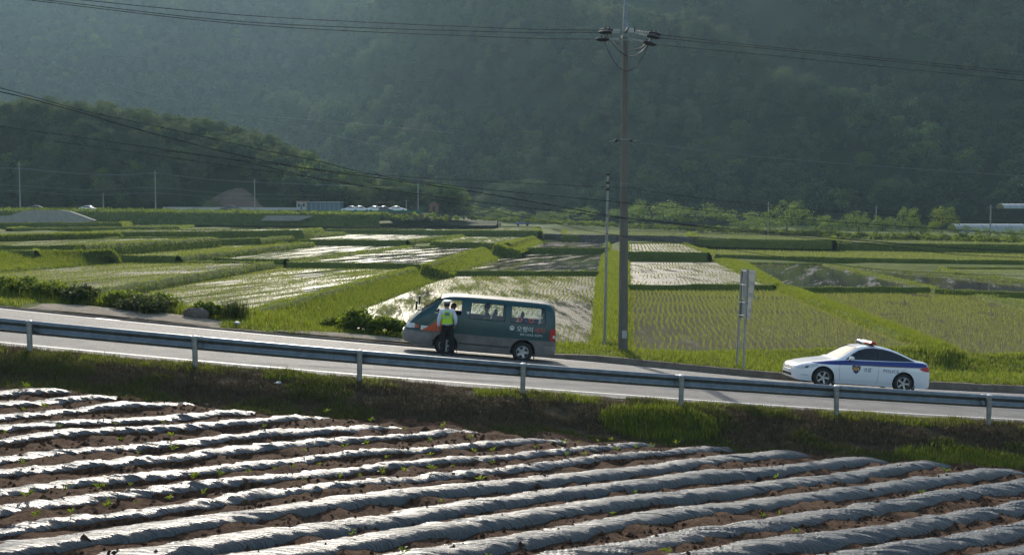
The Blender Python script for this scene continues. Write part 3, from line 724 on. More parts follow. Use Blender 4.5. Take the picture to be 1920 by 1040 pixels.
def ridge(ptsA, ptsB, prof, name, label, mat=M_turf, noise=.15):
    """earth bank lofted between two 3D polylines; prof: list of (t across, dz)"""
    n = 50
    a, _ = resample(ptsA, 1); b, _ = resample(ptsB, 1)
    ia = np.linspace(0, len(a) - 1, n); a = np.stack([np.interp(ia, range(len(a)), a[:, k]) for k in range(3)], 1)
    ib = np.linspace(0, len(b) - 1, n); b = np.stack([np.interp(ib, range(len(b)), b[:, k]) for k in range(3)], 1)
    rows = []
    for t, dz in prof:
        p = a + (b - a) * t; p = p.copy(); p[:, 2] += dz + (fbm(p[:, 0] * .6, p[:, 1] * .6 + t * 3) - .5) * noise; rows.append(p)
    A = np.stack(rows, 1); d0_ = A[0] - A[1]; d1_ = A[-1] - A[-2]
    u0 = (d0_.mean(0) / np.linalg.norm(d0_.mean(0))); u1 = (d1_.mean(0) / np.linalg.norm(d1_.mean(0)))
    e0 = [A[0] + u0 * q + np.array([0, 0, z_]) for q, z_ in ((1.6, -2.2), (.9, -.5), (.4, -.1))]; e1 = [A[-1] + u1 * q + np.array([0, 0, z_]) for q, z_ in ((.4, -.1), (.9, -.5), (1.6, -2.2))]
    V, Fq = loft(np.concatenate([np.array(e0), A, np.array(e1)], 0)); o = np_obj(name, V, Fq, mat, smooth=True); tag(o, label, 'bank', kind='structure'); return V, Fq
Z = lambda pts, z: [atz(x, y, z) for x, y in pts]
RIDGES = []
pr_b = [(-.12, -.6), (-.04, .06), (.06, .14), (.3, .06), (.65, .02), (.95, .03), (1.05, -.25)]
RIDGES.append(ridge(Z([(390,607),(542,567),(670,533),(792,500)], -.1), Z([(560,626),(640,594),(745,554),(842,517)], -1.1), pr_b, 'earth_bank', 'broad sunlit grass bank rising behind the van'))
RIDGES.append(ridge(Z([(796,498.5),(912,464)], .25), Z([(846,514),(966,476)], -.8), pr_b, 'earth_bank', 'long grass bank between two muddy paddies'))
RIDGES.append(ridge(Z([(930,460),(1008,443)], .9), Z([(975,471),(1024,452)], 0), pr_b, 'earth_bank', 'grass bank climbing to the far terrace wall'))
pr_r = [(-.1, -.5), (0, .02), (.22, .42), (.5, .50), (.78, .42), (1, .02), (1.1, -.5)]
RIDGES.append(ridge(Z([(1113,660),(1123,517)], -1.1), Z([(1177,667),(1177,540)], -1.15), pr_r, 'earth_bank', 'narrow green levee running away past the utility pole'))
RIDGES.append(ridge(Z([(1125,511),(1134,470)], -.8), Z([(1177,537),(1177,488)], -.9), pr_r, 'earth_bank', 'narrow green levee between muddy and bright paddies'))
RIDGES.append(ridge(Z([(1752,661),(1455,543)], -1.15), Z([(1806,669),(1505,549)], -1.6), [(-.1, -.5), (0, .02), (.2, .2), (.6, .30), (1, .05), (1.1, -.5)], 'earth_bank', 'low diagonal levee behind the police car'))
RIDGES.append(ridge(Z([(1440,536),(1337,488)], -.9), Z([(1475,541),(1400,494)], -1.3), [(-.1, -.5), (0, .02), (.3, .3), (.7, .25), (1, .05), (1.1, -.5)], 'earth_bank', 'low levee beside the bright ruffled paddy'))
RIDGES.append(ridge(Z([(-480,492),(0,477),(205,472)], 1.45), Z([(-480,560),(0,513),(218,493)], .35), pr_b, 'earth_bank', 'tall grass bank above the streaked paddy', noise=.3))
RIDGES.append(ridge(Z([(150,463),(400,448.5)], 1.85), Z([(185,471),(400,457)], .9), pr_b, 'earth_bank', 'grass bank under the yellow green terrace'))
RIDGES.append(ridge(Z([(335,481),(585,457)], .75), Z([(345,486),(592,459.5)], .35), pr_b, 'earth_bank', 'thin grass bank beside the glaring paddy'))
RIDGES.append(ridge(Z([(-150,446),(220,438)], 2.5), Z([(-150,455),(225,446)], 1.9), pr_b, 'earth_bank', 'grass bank below the upper left terraces'))

# stone terrace wall across the far side
wf = [(1012,452,0.0),(1140,454.5,.05),(1280,458,.05),(1330,462,-.4),(1400,464.5,-.55),(1640,470,-.75),(1960,475.5,-.75)]
wt = [1.45,1.45,1.4,1.15,1.0,.6,.45]
F3 = np.array([atz(x, y, z) for x, y, z in wf]); F3s, s_ = resample(np.column_stack([F3, wt]), 1.0)
A = []
for k, (t, dy) in enumerate([(0, -.1), (.35, .05), (.7, .12), (1.0, .2), (1.02, 1.2)]):
    p = F3s[:, :3].copy(); p[:, 2] = F3s[:, 2] * (1 - t) + F3s[:, 3] * t + (fbm(s_ * .4, s_ * 0 + k) - .5) * .25 * (t > 0); p[:, 1] += dy + (fbm(s_ * .8, s_ * 0 + k * 3) - .5) * .3; A.append(p)
V, Fq = loft(np.stack(A, 1)); o = np_obj('terrace_wall', V, Fq, M_stone, smooth=False); tag(o, 'long dark dry stone terrace wall across the paddies', 'wall')
for a in F3: ctrl.append(np.array([a[0], a[1] + 3, a[2] + .9]))

# valley ground under everything
ctrl += [np.array(p, float) for p in [(-200, 300, 6.2), (-120, 262, 6.2), (-60, 265, 5.2), (-20, 300, 4.3), (20, 330, 3.4), (80, 330, 2.4), (150, 300, 1.6), (230, 260, 1.4), (-260, 200, 5), (-140, 150, 3.2), (-80, 60, 1.2), (-60, 45, 1.0), (60, 45, -2.4), (100, 80, -2.0), (160, 140, -1.0), (250, 330, 3), (-300, 450, 9), (0, 420, 6)]]
CT = np.array(ctrl)
gx = np.arange(-330, 331, 2.5); gy = np.concatenate([np.arange(42, 130, 1.6), np.arange(130, 480, 3.5)])
GX, GY = np.meshgrid(gx, gy, indexing='ij')
num = np.zeros(GX.shape); den = np.zeros(GX.shape)
for c in CT:
    w = 1 / ((GX - c[0]) ** 2 + (GY - c[1]) ** 2 + 4) ** 1.6; num += w * c[2]; den += w
GZ = num / den - .12 + (fbm(GX * .05, GY * .05) - .5) * .3
for nm, z, mat, pxs in PADDIES:
    P = PW3[nm]; c = P.mean(0)
    big = c + (P - c) * 1.0
    for dx in (-2.6, 0, 2.6):
        for dy in (-3.6, 0, 3.6):
            ins = inpoly(GX + dx, GY + dy, big); GZ = np.where(ins, np.minimum(GZ, z - .35), GZ)
GZ = np.where(GY < 52, np.minimum(GZ, np.interp(GX, [-60, -20, -9, -5, 3, 14, 40], [.5, -.2, -.6, -1.8, -1.8, -2.3, -2.6])), GZ)
V, Fq = loft(np.stack([GX, GY, GZ], -1)); o = np_obj('ground', V, Fq, M_turf, smooth=True); tag(o, 'green valley floor under the rice terraces', 'ground', kind='structure')
def ground_z(X, Y):
    w = 1 / ((X - CT[:, 0]) ** 2 + (Y - CT[:, 1]) ** 2 + 4) ** 1.6
    return float((w * CT[:, 2]).sum() / w.sum() - .12)
# outer terrain apron so that the land goes on behind and beside the camera
ap = [(-900, -300), (900, -300), (900, 1500), (-900, 1500)]
ax_ = np.linspace(-900, 900, 30); ay_ = np.linspace(-300, 1500, 40); AX, AY = np.meshgrid(ax_, ay_, indexing='ij')
V, Fq = loft(np.stack([AX, AY, np.full(AX.shape, -7.0)], -1)); o = np_obj('ground', V, Fq, M_turf); tag(o, 'wide valley ground lying below the terraces', 'ground', kind='structure')
# ------------------------------------------------------------------ grass
def vis(P, m=1.12):
    return (np.abs(P[:, 0]) < P[:, 1] * .487 * m + 1.0)
def grass_on(V, Fq, dens, name, label, mat, h=(.08, .2), w0=.010, wd=.00045, lean=.5, nb=4, seg=2, mask=None, cap=90000, spread=.05, hmod=None):
    cen = V[Fq].mean(1); Fq = Fq[np.abs(cen[:, 0]) < cen[:, 1] * .53 + 1.5]
    P, ar = grid_sample(V, Fq, 10); n = int(min(cap, ar * dens)); P, ar = grid_sample(V, Fq, n)
    k = vis(P)
    if mask is not None: k &= mask(P)
    P = P[k]; hh = rng.uniform(h[0], h[1], len(P))
    if hmod is not None: hh = hh * hmod(P)
    ww = np.maximum(w0, wd * P[:, 1]) * rng.uniform(.7, 1.4, len(P)); P = P - [0, 0, .02]
    v, f = blades(P, hh, ww, lean, nb, spread, seg)
    o = np_obj(name, v, f, mat); tag(o, label, 'grass', kind='stuff'); return o
clump = lambda s, th: (lambda P: fbm(P[:, 0] * s + 40, P[:, 1] * s * 1.6 + 11) > th)
# shaded bank in front of the guardrail: patches of green and dry straw
bank_off = lambda P: P[:, 1] - Yr(P[:, 0])
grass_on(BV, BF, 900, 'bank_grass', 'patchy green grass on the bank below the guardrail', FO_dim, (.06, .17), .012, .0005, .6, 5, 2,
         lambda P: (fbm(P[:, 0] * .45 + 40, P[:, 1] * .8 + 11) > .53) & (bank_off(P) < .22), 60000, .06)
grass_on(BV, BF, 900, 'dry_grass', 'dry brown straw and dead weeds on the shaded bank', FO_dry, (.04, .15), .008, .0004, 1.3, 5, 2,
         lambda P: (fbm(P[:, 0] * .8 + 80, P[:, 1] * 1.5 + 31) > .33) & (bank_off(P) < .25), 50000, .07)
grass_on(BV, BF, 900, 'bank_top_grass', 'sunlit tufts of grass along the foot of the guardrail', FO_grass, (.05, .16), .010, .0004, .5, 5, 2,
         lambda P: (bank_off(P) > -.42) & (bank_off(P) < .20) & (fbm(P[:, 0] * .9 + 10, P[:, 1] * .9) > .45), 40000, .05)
# lush patch on the bank right of the middle
grass_on(BV, BF, 900, 'lush_bank_grass', 'lush bright green grass patch low on the bank', FO_grass, (.12, .30), .012, .0004, .5, 5, 2,
         lambda P: ((((P[:, 0] - 3.6) / 1.5) ** 2 + ((bank_off(P) + 1.1) / .8) ** 2 < 1.0) | (((P[:, 0] - 11.2) / 1.8) ** 2 + ((bank_off(P) + 1.9) / .6) ** 2 < 1)) & (rng.random(len(P)) > .35), 40000, .05)
# verge behind the road
voff = lambda P: P[:, 1] - Yr(P[:, 0])
layby = lambda P: (P[:, 0] > -17.2) & (P[:, 0] < -10.2) & (voff(P) < 12.6 + .9 * np.sin((P[:, 0] + 17.2) / 7 * np.pi) - .5)
baredirt = lambda P: (np.abs(P[:, 0] + 5.2) < 1.9) & (voff(P) < 11.6)
grass_on(VV, VF, 260, 'verge_grass', 'bright sunlit grass on the verge behind the road', FO_grass, (.07, .22), .012, .0004, .55, 5, 2,
         lambda P: ~layby(P) & ~(baredirt(P) & (rng.random(len(P)) > .12)) & (voff(P) > 10.65), 60000, .07,
         hmod=lambda P: .6 + .9 * fbm(P[:, 0] * .5, P[:, 1] * .5) + np.where((P[:, 0] < -7.5) & (voff(P) > 12.6), 1.0, 0))
grass_on(VV, VF, 80, 'dry_grass', 'withered straw among the verge grass', FO_dry, (.06, .2), .010, .0003, .9, 3, 2, lambda P: ~layby(P) & (voff(P) > 10.65) & (fbm(P[:, 0] * .7 + 3, P[:, 1] * .7) > .5), 12000, .06)
# levees and banks
grass_on(LV, LF, 110, 'levee_grass', 'short grass growing along the paddy levees', FO_grass, (.08, .22), .02, .0006, .9, 4, 1, lambda P: (P[:, 1] > 41) & (P[:, 1] < 300), 110000, .12, hmod=lambda P: .5 + 1.0 * fbm(P[:, 0] * .6, P[:, 1] * .6))
for i, (v_, f_) in enumerate(RIDGES):
    d = v_[:, 1].mean()
    grass_on(v_, f_, 150 if d < 85 else 55, 'bank_grass', ['thick grass covering the broad sunlit bank', 'grass covering the long bank between muddy paddies', 'grass on the bank by the terrace wall', 'grass along the levee by the utility pole', 'grass on the levee between muddy and bright paddies', 'grass along the diagonal levee behind the police car',
             'grass beside the bright ruffled paddy', 'tall grass on the bank above the streaked paddy', 'grass under the yellow green terrace', 'grass on the thin bank beside the glaring paddy', 'grass below the upper left terraces'][i], FO_grass, (.12, .30), .02, .0006, .6, 4, 1, None, 26000, .10)

# ------------------------------------------------------------------ rice seedlings in rows
def rice(nm, spacing, step, h, wmul, skip, dirpx=None, ycap=999, wig=.06, label=''):
    P = PW3[nm]; z = P[0][2]
    if dirpx is None: d = P[3] - P[0]
    else: d = atz(*dirpx[1], z) - atz(*dirpx[0], z)
    d = d[:2] / np.linalg.norm(d[:2]); nn = np.array([-d[1], d[0]]); o = P[0][:2]
    a = (P[:, :2] - o) @ d; b = (P[:, :2] - o) @ nn
    B, A_ = np.meshgrid(np.arange(b.min(), b.max(), spacing), np.arange(a.min(), a.max(), step), indexing='ij')
    w = (vnoise(A_ * .35, B * .12) - .5) * wig * 8 * .6 + (vnoise(A_ * 1.1, B * 1.5 + 7) - .5) * wig * 1.4
    X = o[0] + A_ * d[0] + (B + w) * nn[0]; Y = o[1] + A_ * d[1] + (B + w) * nn[1]
    X = X.ravel(); Y = Y.ravel()
    k = inpoly(X, Y, P) & (np.abs(X) < Y * .5 + 1) & (Y < ycap) & (Y > 44) & (rng.random(len(X)) > skip) & (fbm(X * .25 + 5, Y * .12) > (.33 if nm in ('Q1', 'Q0', 'B', 'P1') else .24))
    pts = np.stack([X[k], Y[k], np.full(k.sum(), z - .01)], 1)
    hh = rng.uniform(h * .7, h * 1.25, len(pts)); ww = np.maximum(.02, .00042 * pts[:, 1]) * wmul * rng.uniform(.7, 1.3, len(pts))
    v, f = blades(pts, hh, ww, .55, 3, .022, 1)
    o = np_obj('rice_seedlings', v, f, FO_rice); tag(o, label, 'rice seedlings', kind='stuff')
rice('A', .30, .17, .16, 1.0, .10, wig=.07, label='wavy rows of rice seedlings behind the road sign')
rice('P1', .30, .20, .15, .9, .18, wig=.05, label='rows of rice seedlings in the bright paddy behind the van')
rice('E', .30, .20, .16, 1.0, .12, wig=.04, label='dense rice seedlings in the paddy behind the police car')
rice('B', .34, .30, .16, .9, .35, label='thin rows of rice in the bright paddy beyond the pole')
rice('Q1', .30, .20, .15, 1.2, .2, dirpx=((275,537),(517,500)), label='scattered rice seedlings in the big left paddy')
rice('Q0', .34, .22, .16, 1.2, .2, dirpx=((0,530),(300,495)), label='rice seedlings in the streaked paddy at the left')
rice('C', .5, .4, .18, 1.1, .3, label='rice rows in the small paddy under the terrace wall')
rice('H', .5, .45, .18, 1.3, .25, dirpx=((1450,480),(1400,466)), label='rice in the pale green terrace under the stone wall')
rice('Q2c', .5, .4, .18, 1.2, .2, dirpx=((260,480),(480,456)), label='rice in the pale terrace above the streaked paddy')

# ------------------------------------------------------------------ leafy things
def leaf_cloud(n_clump, per, R3, csize, leaf, seed, shape=1.0, flat=.75, hollow=.35, bottom=-.6):
    """leaf quads gathered in clumps spread through an ellipsoid crown"""
    r = np.random.default_rng(seed)
    C = []
    while len(C) < n_clump:
        p = r.uniform(-1, 1, 3); q = np.linalg.norm(p)
        if q > 1 or q < hollow or p[2] < bottom: continue
        C.append(p * (1 - .12 * r.random()))
    C = np.array(C) * R3
    sz = csize * r.uniform(.55, 1.35, n_clump)
    m = n_clump * per
    d = r.normal(0, 1, (m, 3)); d /= np.linalg.norm(d, axis=1)[:, None]; rad = r.random(m) ** .45
    P = np.repeat(C, per, 0) + d * (rad * np.repeat(sz, per))[:, None] * [1, 1, flat]
    n1 = r.normal(0, 1, (m, 3)); n1[:, 2] += .9; n1 /= np.linalg.norm(n1, axis=1)[:, None]
    t = np.cross(n1, r.normal(0, 1, (m, 3))); t /= np.linalg.norm(t, axis=1)[:, None]; b = np.cross(n1, t)
    L = (leaf * r.uniform(.6, 1.3, m))[:, None]
    V = np.stack([P - t * L * .5, P - b * L * .33, P + t * L * .5, P + b * L * .33], 1).reshape(-1, 3)
    return V, np.arange(4 * m).reshape(-1, 4)
def pine_cloud(seed, h=9.0, leaf=.35):
    r = np.random.default_rng(seed); Vs = []
    for k in range(46):
        t = r.random() ** .8; z = h * (.30 + .68 * t); rad = (1 - t) ** .7 * 2.4 * r.uniform(.4, 1.1) + .25; a = r.uniform(0, 6.28)
        C = np.array([math.cos(a) * rad, math.sin(a) * rad, z + rad * .12]); m = 46
        d = r.normal(0, 1, (m, 3)) * [.62, .62, .26]; P = C + d
        n1 = r.normal(0, 1, (m, 3)); n1[:, 2] += .5; n1 /= np.linalg.norm(n1, axis=1)[:, None]
        tt = np.cross(n1, r.normal(0, 1, (m, 3))); tt /= np.linalg.norm(tt, axis=1)[:, None]; b = np.cross(n1, tt); L = (leaf * r.uniform(.6, 1.3, m))[:, None]
        Vs.append(np.stack([P - tt * L * .6, P - b * L * .22, P + tt * L * .6, P + b * L * .22], 1).reshape(-1, 3))
    V = np.vstack(Vs); return V, np.arange(len(V)).reshape(-1, 4)
def limbs(h, r0, seed, spread=1.5, n=5):
    rr = random.Random(seed); mb = MB()
    top = Vector((rr.uniform(-.2, .2), rr.uniform(-.2, .2), h * .62))
    mb.tube([(0, 0, -.4), (rr.uniform(-.06, .06), 0, h * .25), top], [r0, r0 * .75, r0 * .4], 7)
    for k in range(n):
        a = 2 * math.pi * k / n + rr.uniform(-.3, .3); z = h * rr.uniform(.28, .5); s = spread * rr.uniform(.6, 1.0)
        mb.tube([(0, 0, z), (math.cos(a) * s * .5, math.sin(a) * s * .5, z + h * .14), (math.cos(a) * s, math.sin(a) * s, z + h * .3)], [r0 * .45, r0 * .3, r0 * .1], 5)
    return mb

# forest prototypes kept outside the scene, scattered as one mass
proto_col = bpy.data.collections.new('forest_prototypes')
def proto(name, V, Fq, mat):
    o = bpy.data.objects.new(name, np_mesh(name, V, Fq, mat)); proto_col.objects.link(o)
for k in range(4):
    V, Fq = leaf_cloud(26, 60, np.array([2.9, 2.9, 3.1]), 1.15, .46, 100 + k, hollow=.45, bottom=-.35); V[:, 2] += 5.0
    proto('f%02d_broadleaf' % k, V, Fq, FO_leafA)
for k in range(3):
    V, Fq = pine_cloud(200 + k); proto('f%02d_pine' % (4 + k), V, Fq, FO_leafP)
V, Fq = leaf_cloud(26, 60, np.array([2.9, 2.9, 2.9]), 1.15, .48, 300, hollow=.45, bottom=-.3); V[:, 2] += 4.6
proto('f07_bright', V, Fq, FO_bright)
def gn_forest(name, pts, scl, idx, label):
    me = bpy.data.meshes.new(name); me.vertices.add(len(pts)); me.vertices.foreach_set('co', np.asarray(pts, np.float32).ravel())
    a = me.attributes.new('scl', 'FLOAT', 'POINT'); a.data.foreach_set('value', np.asarray(scl, np.float32))
    a = me.attributes.new('idx', 'INT', 'POINT'); a.data.foreach_set('value', np.asarray(idx, np.int32))
    rot = np.zeros((len(pts), 3), np.float32); rot[:, 2] = rng.uniform(0, 6.28, len(pts)); rot[:, :2] = rng.normal(0, .06, (len(pts), 2))
    a = me.attributes.new('rot', 'FLOAT_VECTOR', 'POINT'); a.data.foreach_set('vector', rot.ravel())
    o = link(bpy.data.objects.new(name, me)); tag(o, label, 'forest', kind='stuff')
    ng = bpy.data.node_groups.new(name + '_scatter', 'GeometryNodeTree')
    ng.interface.new_socket('Geometry', in_out='INPUT', socket_type='NodeSocketGeometry'); ng.interface.new_socket('Geometry', in_out='OUTPUT', socket_type='NodeSocketGeometry')
    gi = ng.nodes.new('NodeGroupInput'); go = ng.nodes.new('NodeGroupOutput')
    ci = ng.nodes.new('GeometryNodeCollectionInfo'); ci.inputs['Collection'].default_value = proto_col; ci.inputs['Separate Children'].default_value = True; ci.inputs['Reset Children'].default_value = True
    ip = ng.nodes.new('GeometryNodeInstanceOnPoints'); ip.inputs['Pick Instance'].default_value = True
    def na(n, t):
        q = ng.nodes.new('GeometryNodeInputNamedAttribute'); q.data_type = t; q.inputs['Name'].default_value = n; return [s for s in q.outputs if s.enabled][0]
    er = ng.nodes.new('FunctionNodeEulerToRotation')
    ng.links.new(gi.outputs[0], ip.inputs['Points']); ng.links.new(ci.outputs[0], ip.inputs['Instance'])
    ng.links.new(na('idx', 'INT'), ip.inputs['Instance Index']); ng.links.new(na('rot', 'FLOAT_VECTOR'), er.inputs[0]); ng.links.new(er.outputs[0], ip.inputs['Rotation'])
    ng.links.new(na('scl', 'FLOAT'), ip.inputs['Scale']); ng.links.new(ip.outputs[0], go.inputs[0])
    md = o.modifiers.new('scatter', 'NODES'); md.node_group = ng
    return o

# ------------------------------------------------------------------ mountain
def Yb(X):
    X = np.asarray(X, float)
    return np.interp(X, [-900, -330, -200, -130, -60, 0, 50, 120, 250, 450], [760, 720, 672, 610, 490, 405, 362, 345, 318, 290]) + 10 * np.sin(X / 38.0)
def mountain_z(X, Y):
    d = Y - Yb(X)
    s = X * .80 + Y * .42                                   # coordinate along which the spurs alternate
    rid = np.abs(((s / 92.0 + .35 * vnoise(Y * .006, X * .006)) % 1) - .5) * 2       # 0..1 triangular
    rid2 = np.abs(((s / 34.0 + .6 * vnoise(Y * .012 + 5, X * .01)) % 1) - .5) * 2
    dp = np.maximum(d, 0); up = np.clip(d / 50, 0, 1); near = np.clip((X + 160) / 140, .25, 1)
    k = np.interp(X, [-300, -60, 60], [.72, .60, .52]); capz = np.interp(X, [-500, -250, -60, 60, 300], [400, 370, 285, 250, 240])
    z = k * dp + (rid - .5) * 52 * up * near * np.clip(d / 110, .25, 1) + (rid2 - .5) * 12 * up
    z = z + (fbm(X * .02, Y * .02) - .5) * 24 * up
    z = 4.0 + capz * np.tanh(z / capz * 1.0) * 1.0
    return np.where(d < 0, 3.5 + d * .10, z)
mx_ = np.arange(-760, 520, 9.0); my_ = np.arange(300, 1500, 10.0)
MX, MY = np.meshgrid(mx_, my_, indexing='ij'); MZ = mountain_z(MX, MY)
V, Fq = loft(np.stack([MX, MY, MZ], -1)); o = np_obj('mountain', V, Fq, M_floor, smooth=True); tag(o, 'steep forested mountainside closing off the valley', 'mountain', kind='structure')

def visible_px(P, top=-60):
    px = 960 + F_PX * P[:, 0] / P[:, 1]; py = 410 - F_PX * (P[:, 2] - CAMZ) / P[:, 1]
    return (px > -330) & (px < 2250) & (py > top - 40)
# scatter trees, spacing grows with distance so that the canopy closes everywhere
X = rng.uniform(-700, 450, 125000); Y = rng.uniform(290, 1420, 125000)
d = Y - Yb(X); Zm = mountain_z(X, Y); P = np.stack([X, Y, Zm], 1)
k = (d > -14) & visible_px(P, -110) & (rng.random(len(X)) < np.where(Y < 620, .42, .34)); P = P[k]
sc = rng.uniform(.55, 1.6, len(P)) * np.where(P[:, 1] < 620, 1.12, 1.15)
pin = fbm(P[:, 0] * .02 + 3, P[:, 1] * .02) + rng.normal(0, .09, len(P))
idx = np.where(pin > .56, rng.integers(4, 7, len(P)), rng.integers(0, 4, len(P))); br = ((rng.random(len(P)) < .10) & (fbm(P[:, 0] * .012 + 70, P[:, 1] * .012) > .64)) | ((rng.random(len(P)) < .4) & (np.abs(960 + F_PX * P[:, 0] / P[:, 1] - 1345) < 55) & (np.abs(410 - F_PX * (P[:, 2] + 5 - CAMZ) / P[:, 1] - 295) < 45)); idx[br] = 7
gn_forest('mountain_forest', P, sc, idx, 'dense hazy forest covering the mountainside')

# nearer wooded hill at the left
def hill_h(X): return np.interp(X, [-420, -300, -200, -146, -120, -96, -70, -55, -40, -24, -8], [18, 25, 27, 25.5, 24, 20.5, 14.5, 8.5, 4, 1.0, 0])
def hill_z(X, Y):
    t = (Y - 268 + .12 * (X + 100)) / 36
    bump = np.where(t < 0, 0, np.where(t < 1, np.sin(np.clip(t, 0, 1) * np.pi / 2) ** .9, np.cos(np.clip((t - 1) / 2.2, 0, 1) * np.pi / 2)))
    return 5.8 + hill_h(X) * bump + (fbm(X * .05, Y * .05) - .5) * 4 * np.clip(t, 0, 1)
hx = np.arange(-420, 0, 4.0); hy = np.arange(255, 400, 4.0); HX, HY = np.meshgrid(hx, hy, indexing='ij')
V, Fq = loft(np.stack([HX, HY, hill_z(HX, HY) - np.where(hill_h(HX) < 2, 3.0, 0)], -1)); o = np_obj('hill', V, Fq, M_floor, smooth=True); tag(o, 'low wooded hill at the valley edge', 'hill', kind='structure')
X = rng.uniform(-230, -14, 2600); Y = rng.uniform(262, 330, 2600); X_ = X
P = np.stack([X, Y, hill_z(X, Y) - .3], 1)
px = 960 + F_PX * P[:, 0] / P[:, 1]; py = 410 - F_PX * (P[:, 2] - CAMZ) / P[:, 1]
k = (px > -250) & (Y > 262 - .12 * (X + 100)) & ~((np.abs(px - 430) < 100 * np.clip((py - 338) / 45, 0, 1)) & (py > 338)); P = P[k]; px = px[k]
sc = rng.uniform(.5, 1.05, len(P)); sc = np.where(px > 600, sc * .85, sc)
idx = np.where(rng.random(len(P)) < np.where(px < 560, .68, .15), rng.integers(4, 7, len(P)), rng.integers(0, 4, len(P)))
idx = np.where(rng.random(len(P)) < np.where((px > 560) & (px < 760), .22, .05), 7, idx)
gn_forest('hill_wood', P, sc, idx, 'pine and broadleaf wood on the low left hill')

# ------------------------------------------------------------------ single trees along the far edge of the terraces
def make_tree(h, w, seed, mat, name, label, group=None, per=64, nc=30, leaf=.34):
    root = empty(name); tag(root, label, 'tree', group)
    t = limbs(h, .035 * h * .6, seed, w * .35).build('trunk', M_trunk, root, True)
    V, Fq = leaf_cloud(nc, per, np.array([w / 2, w / 2, h * .40]), w * .17, leaf, seed, hollow=.4, bottom=-.75); V[:, 2] += h * .60
    c = np_obj('crown', V, Fq, mat, parent=root)
    KIDS[root.name] = [t, c]; return root
TREES = [ # px centre, base py, top py, Y, width px, kind
 (1305,428,380,262,130,0),(1385,432,392,256,95,0),(1222,425,372,285,110,0),(1475,440,376,225,80,1),(1530,441,398,222,60,0),(1560,443,408,215,55,0),
 (1610,444,396,212,62,1),(1655,446,402,208,58,0),(1705,447,387,205,44,2),(1735,449,415,203,46,0),(1766,451,382,200,58,3),(1812,452,420,195,50,0),(1850,455,425,190,46,0),(1900,457,425,186,56,0),
 (1440,437,405,232,70,1),(1400,434,412,240,60,1),(1175,424,385,300,70,0),(640,397,352,285,60,1),(668,399,366,280,44,3),(395,398,372,262,44,1),(760,402,372,285,56,3),(700,400,360,288,60,1),(830,408,378,300,60,0),(870,410,382,306,70,0),(930,412,388,312,60,1),(1090,420,386,310,70,0),(1030,417,396,315,70,1),(960,414,394,318,60,0),
]
tlabs = ['dark green broadleaf tree in the row behind the terraces', 'mid green broadleaf tree at the edge of the terraces', 'tall narrow tree with a rounded crown above the row', 'bright yellow green tree standing out of the row']
TB = {}
for (px, pb, ptp, Y, wpx, kd) in TREES:
    b = aty(px, pb, Y); tp = aty(px, ptp, Y); h = tp[2] - b[2]; w = wpx / F_PX * Y
    key = (kd,)
    if key not in TB:
        TB[key] = make_tree(8.0, 8.0, 400 + kd, [FO_row, FO_row, FO_row, FO_bright][kd], 'broadleaf_tree', tlabs[kd], ['dark trees behind the terraces', 'mid green trees at the terrace edge', 'tall narrow tree', 'bright trees'][kd]); r = TB[key]
    else: r = copy_tree(TB[key])
    row_ = sorted([q[0] for q in TREES if (q[0] > 1160) == (px > 1160)], reverse=px > 1160); k_ = row_.index(px)
    NTH = ['first', 'second', 'third', 'fourth', 'fifth', 'sixth', 'seventh', 'eighth', 'ninth', 'tenth', 'eleventh', 'twelfth', 'thirteenth', 'fourteenth', 'fifteenth', 'sixteenth', 'seventeenth', 'eighteenth']
    r['label'] = '%s tree, %s in its row counted from the %s' % (['dark green rounded', 'mid green broadleaf', 'tall narrow crowned', 'bright yellow green'][kd], NTH[k_], 'white polytunnel' if px > 1160 else 'pale distant barrier')
    r.location = b; r.scale = (w / 8.0, w / 8.0, h / 8.0); r.rotation_euler.z = rng.uniform(0, 6)
# shrub belt under the trees: too many to count
bx = []; 
for i in range(620):
    px = rng.uniform(880, 1960); Y = np.interp(px, [880, 1180, 1400, 1600, 1960], [300, 280, 236, 206, 178]) + rng.uniform(-5, 16)
    pb = np.interp(px, [880, 1180, 1400, 1600, 1960], [413, 428, 438, 447, 461]) - rng.uniform(0, 3)
    bx.append(aty(px, pb, Y))
for i in range(260):
    px = rng.uniform(180, 860); Y = rng.uniform(238, 258); pb = np.interp(px, [180, 480, 860], [400, 404, 410]) + rng.uniform(-3, 5); bx.append(aty(px, pb, Y))
bx = np.array(bx); Vs = []; n = 0; Fs = []
for i, p in enumerate(bx):
    s = rng.uniform(.5, 1.3); V, Fq = leaf_cloud(5, 26, np.array([s, s, s * .75]), s * .5, .36, 5000 + i, hollow=.1, bottom=-.2); Vs.append(V + p + [0, 0, s * .35]); Fs.append(Fq + n); n += len(V)
o = np_obj('shrub_belt', np.vstack(Vs), np.vstack(Fs), FO_bush); tag(o, 'low green scrub along the far edge of the terraces', 'scrub', kind='stuff')

# ------------------------------------------------------------------ bushes and reeds on the verge
def bush(px, py, Y, w, h, mat, label, seed, leaf=.13, grp=None, name='bush', dens=2.0):
    b = aty(px, py, Y); X = b[0]; z = verge_z(X, Y) if (Y - Yr(X)) < 20 else b[2]
    root = empty(name, (X, Y, z)); tag(root, label, 'bush', grp)
    mb = MB(); rr = random.Random(seed)
    for k in range(7):
        a = rr.uniform(0, 6.28); mb.tube([(0, 0, -.1), (math.cos(a) * w * .15, math.sin(a) * w * .15, h * .3), (math.cos(a) * w * .3, math.sin(a) * w * .3, h * .65)], [.02, .014, .005], 5)
    mb.build('stems', M_trunk, root)
    V, Fq = leaf_cloud(int(26 * dens), 60, np.array([w / 2, w / 2 * .8, h * .5]), w * .16, leaf, seed, hollow=.2, bottom=-.5); V[:, 2] += h * .42
    np_obj('foliage', V, Fq, mat, parent=root)
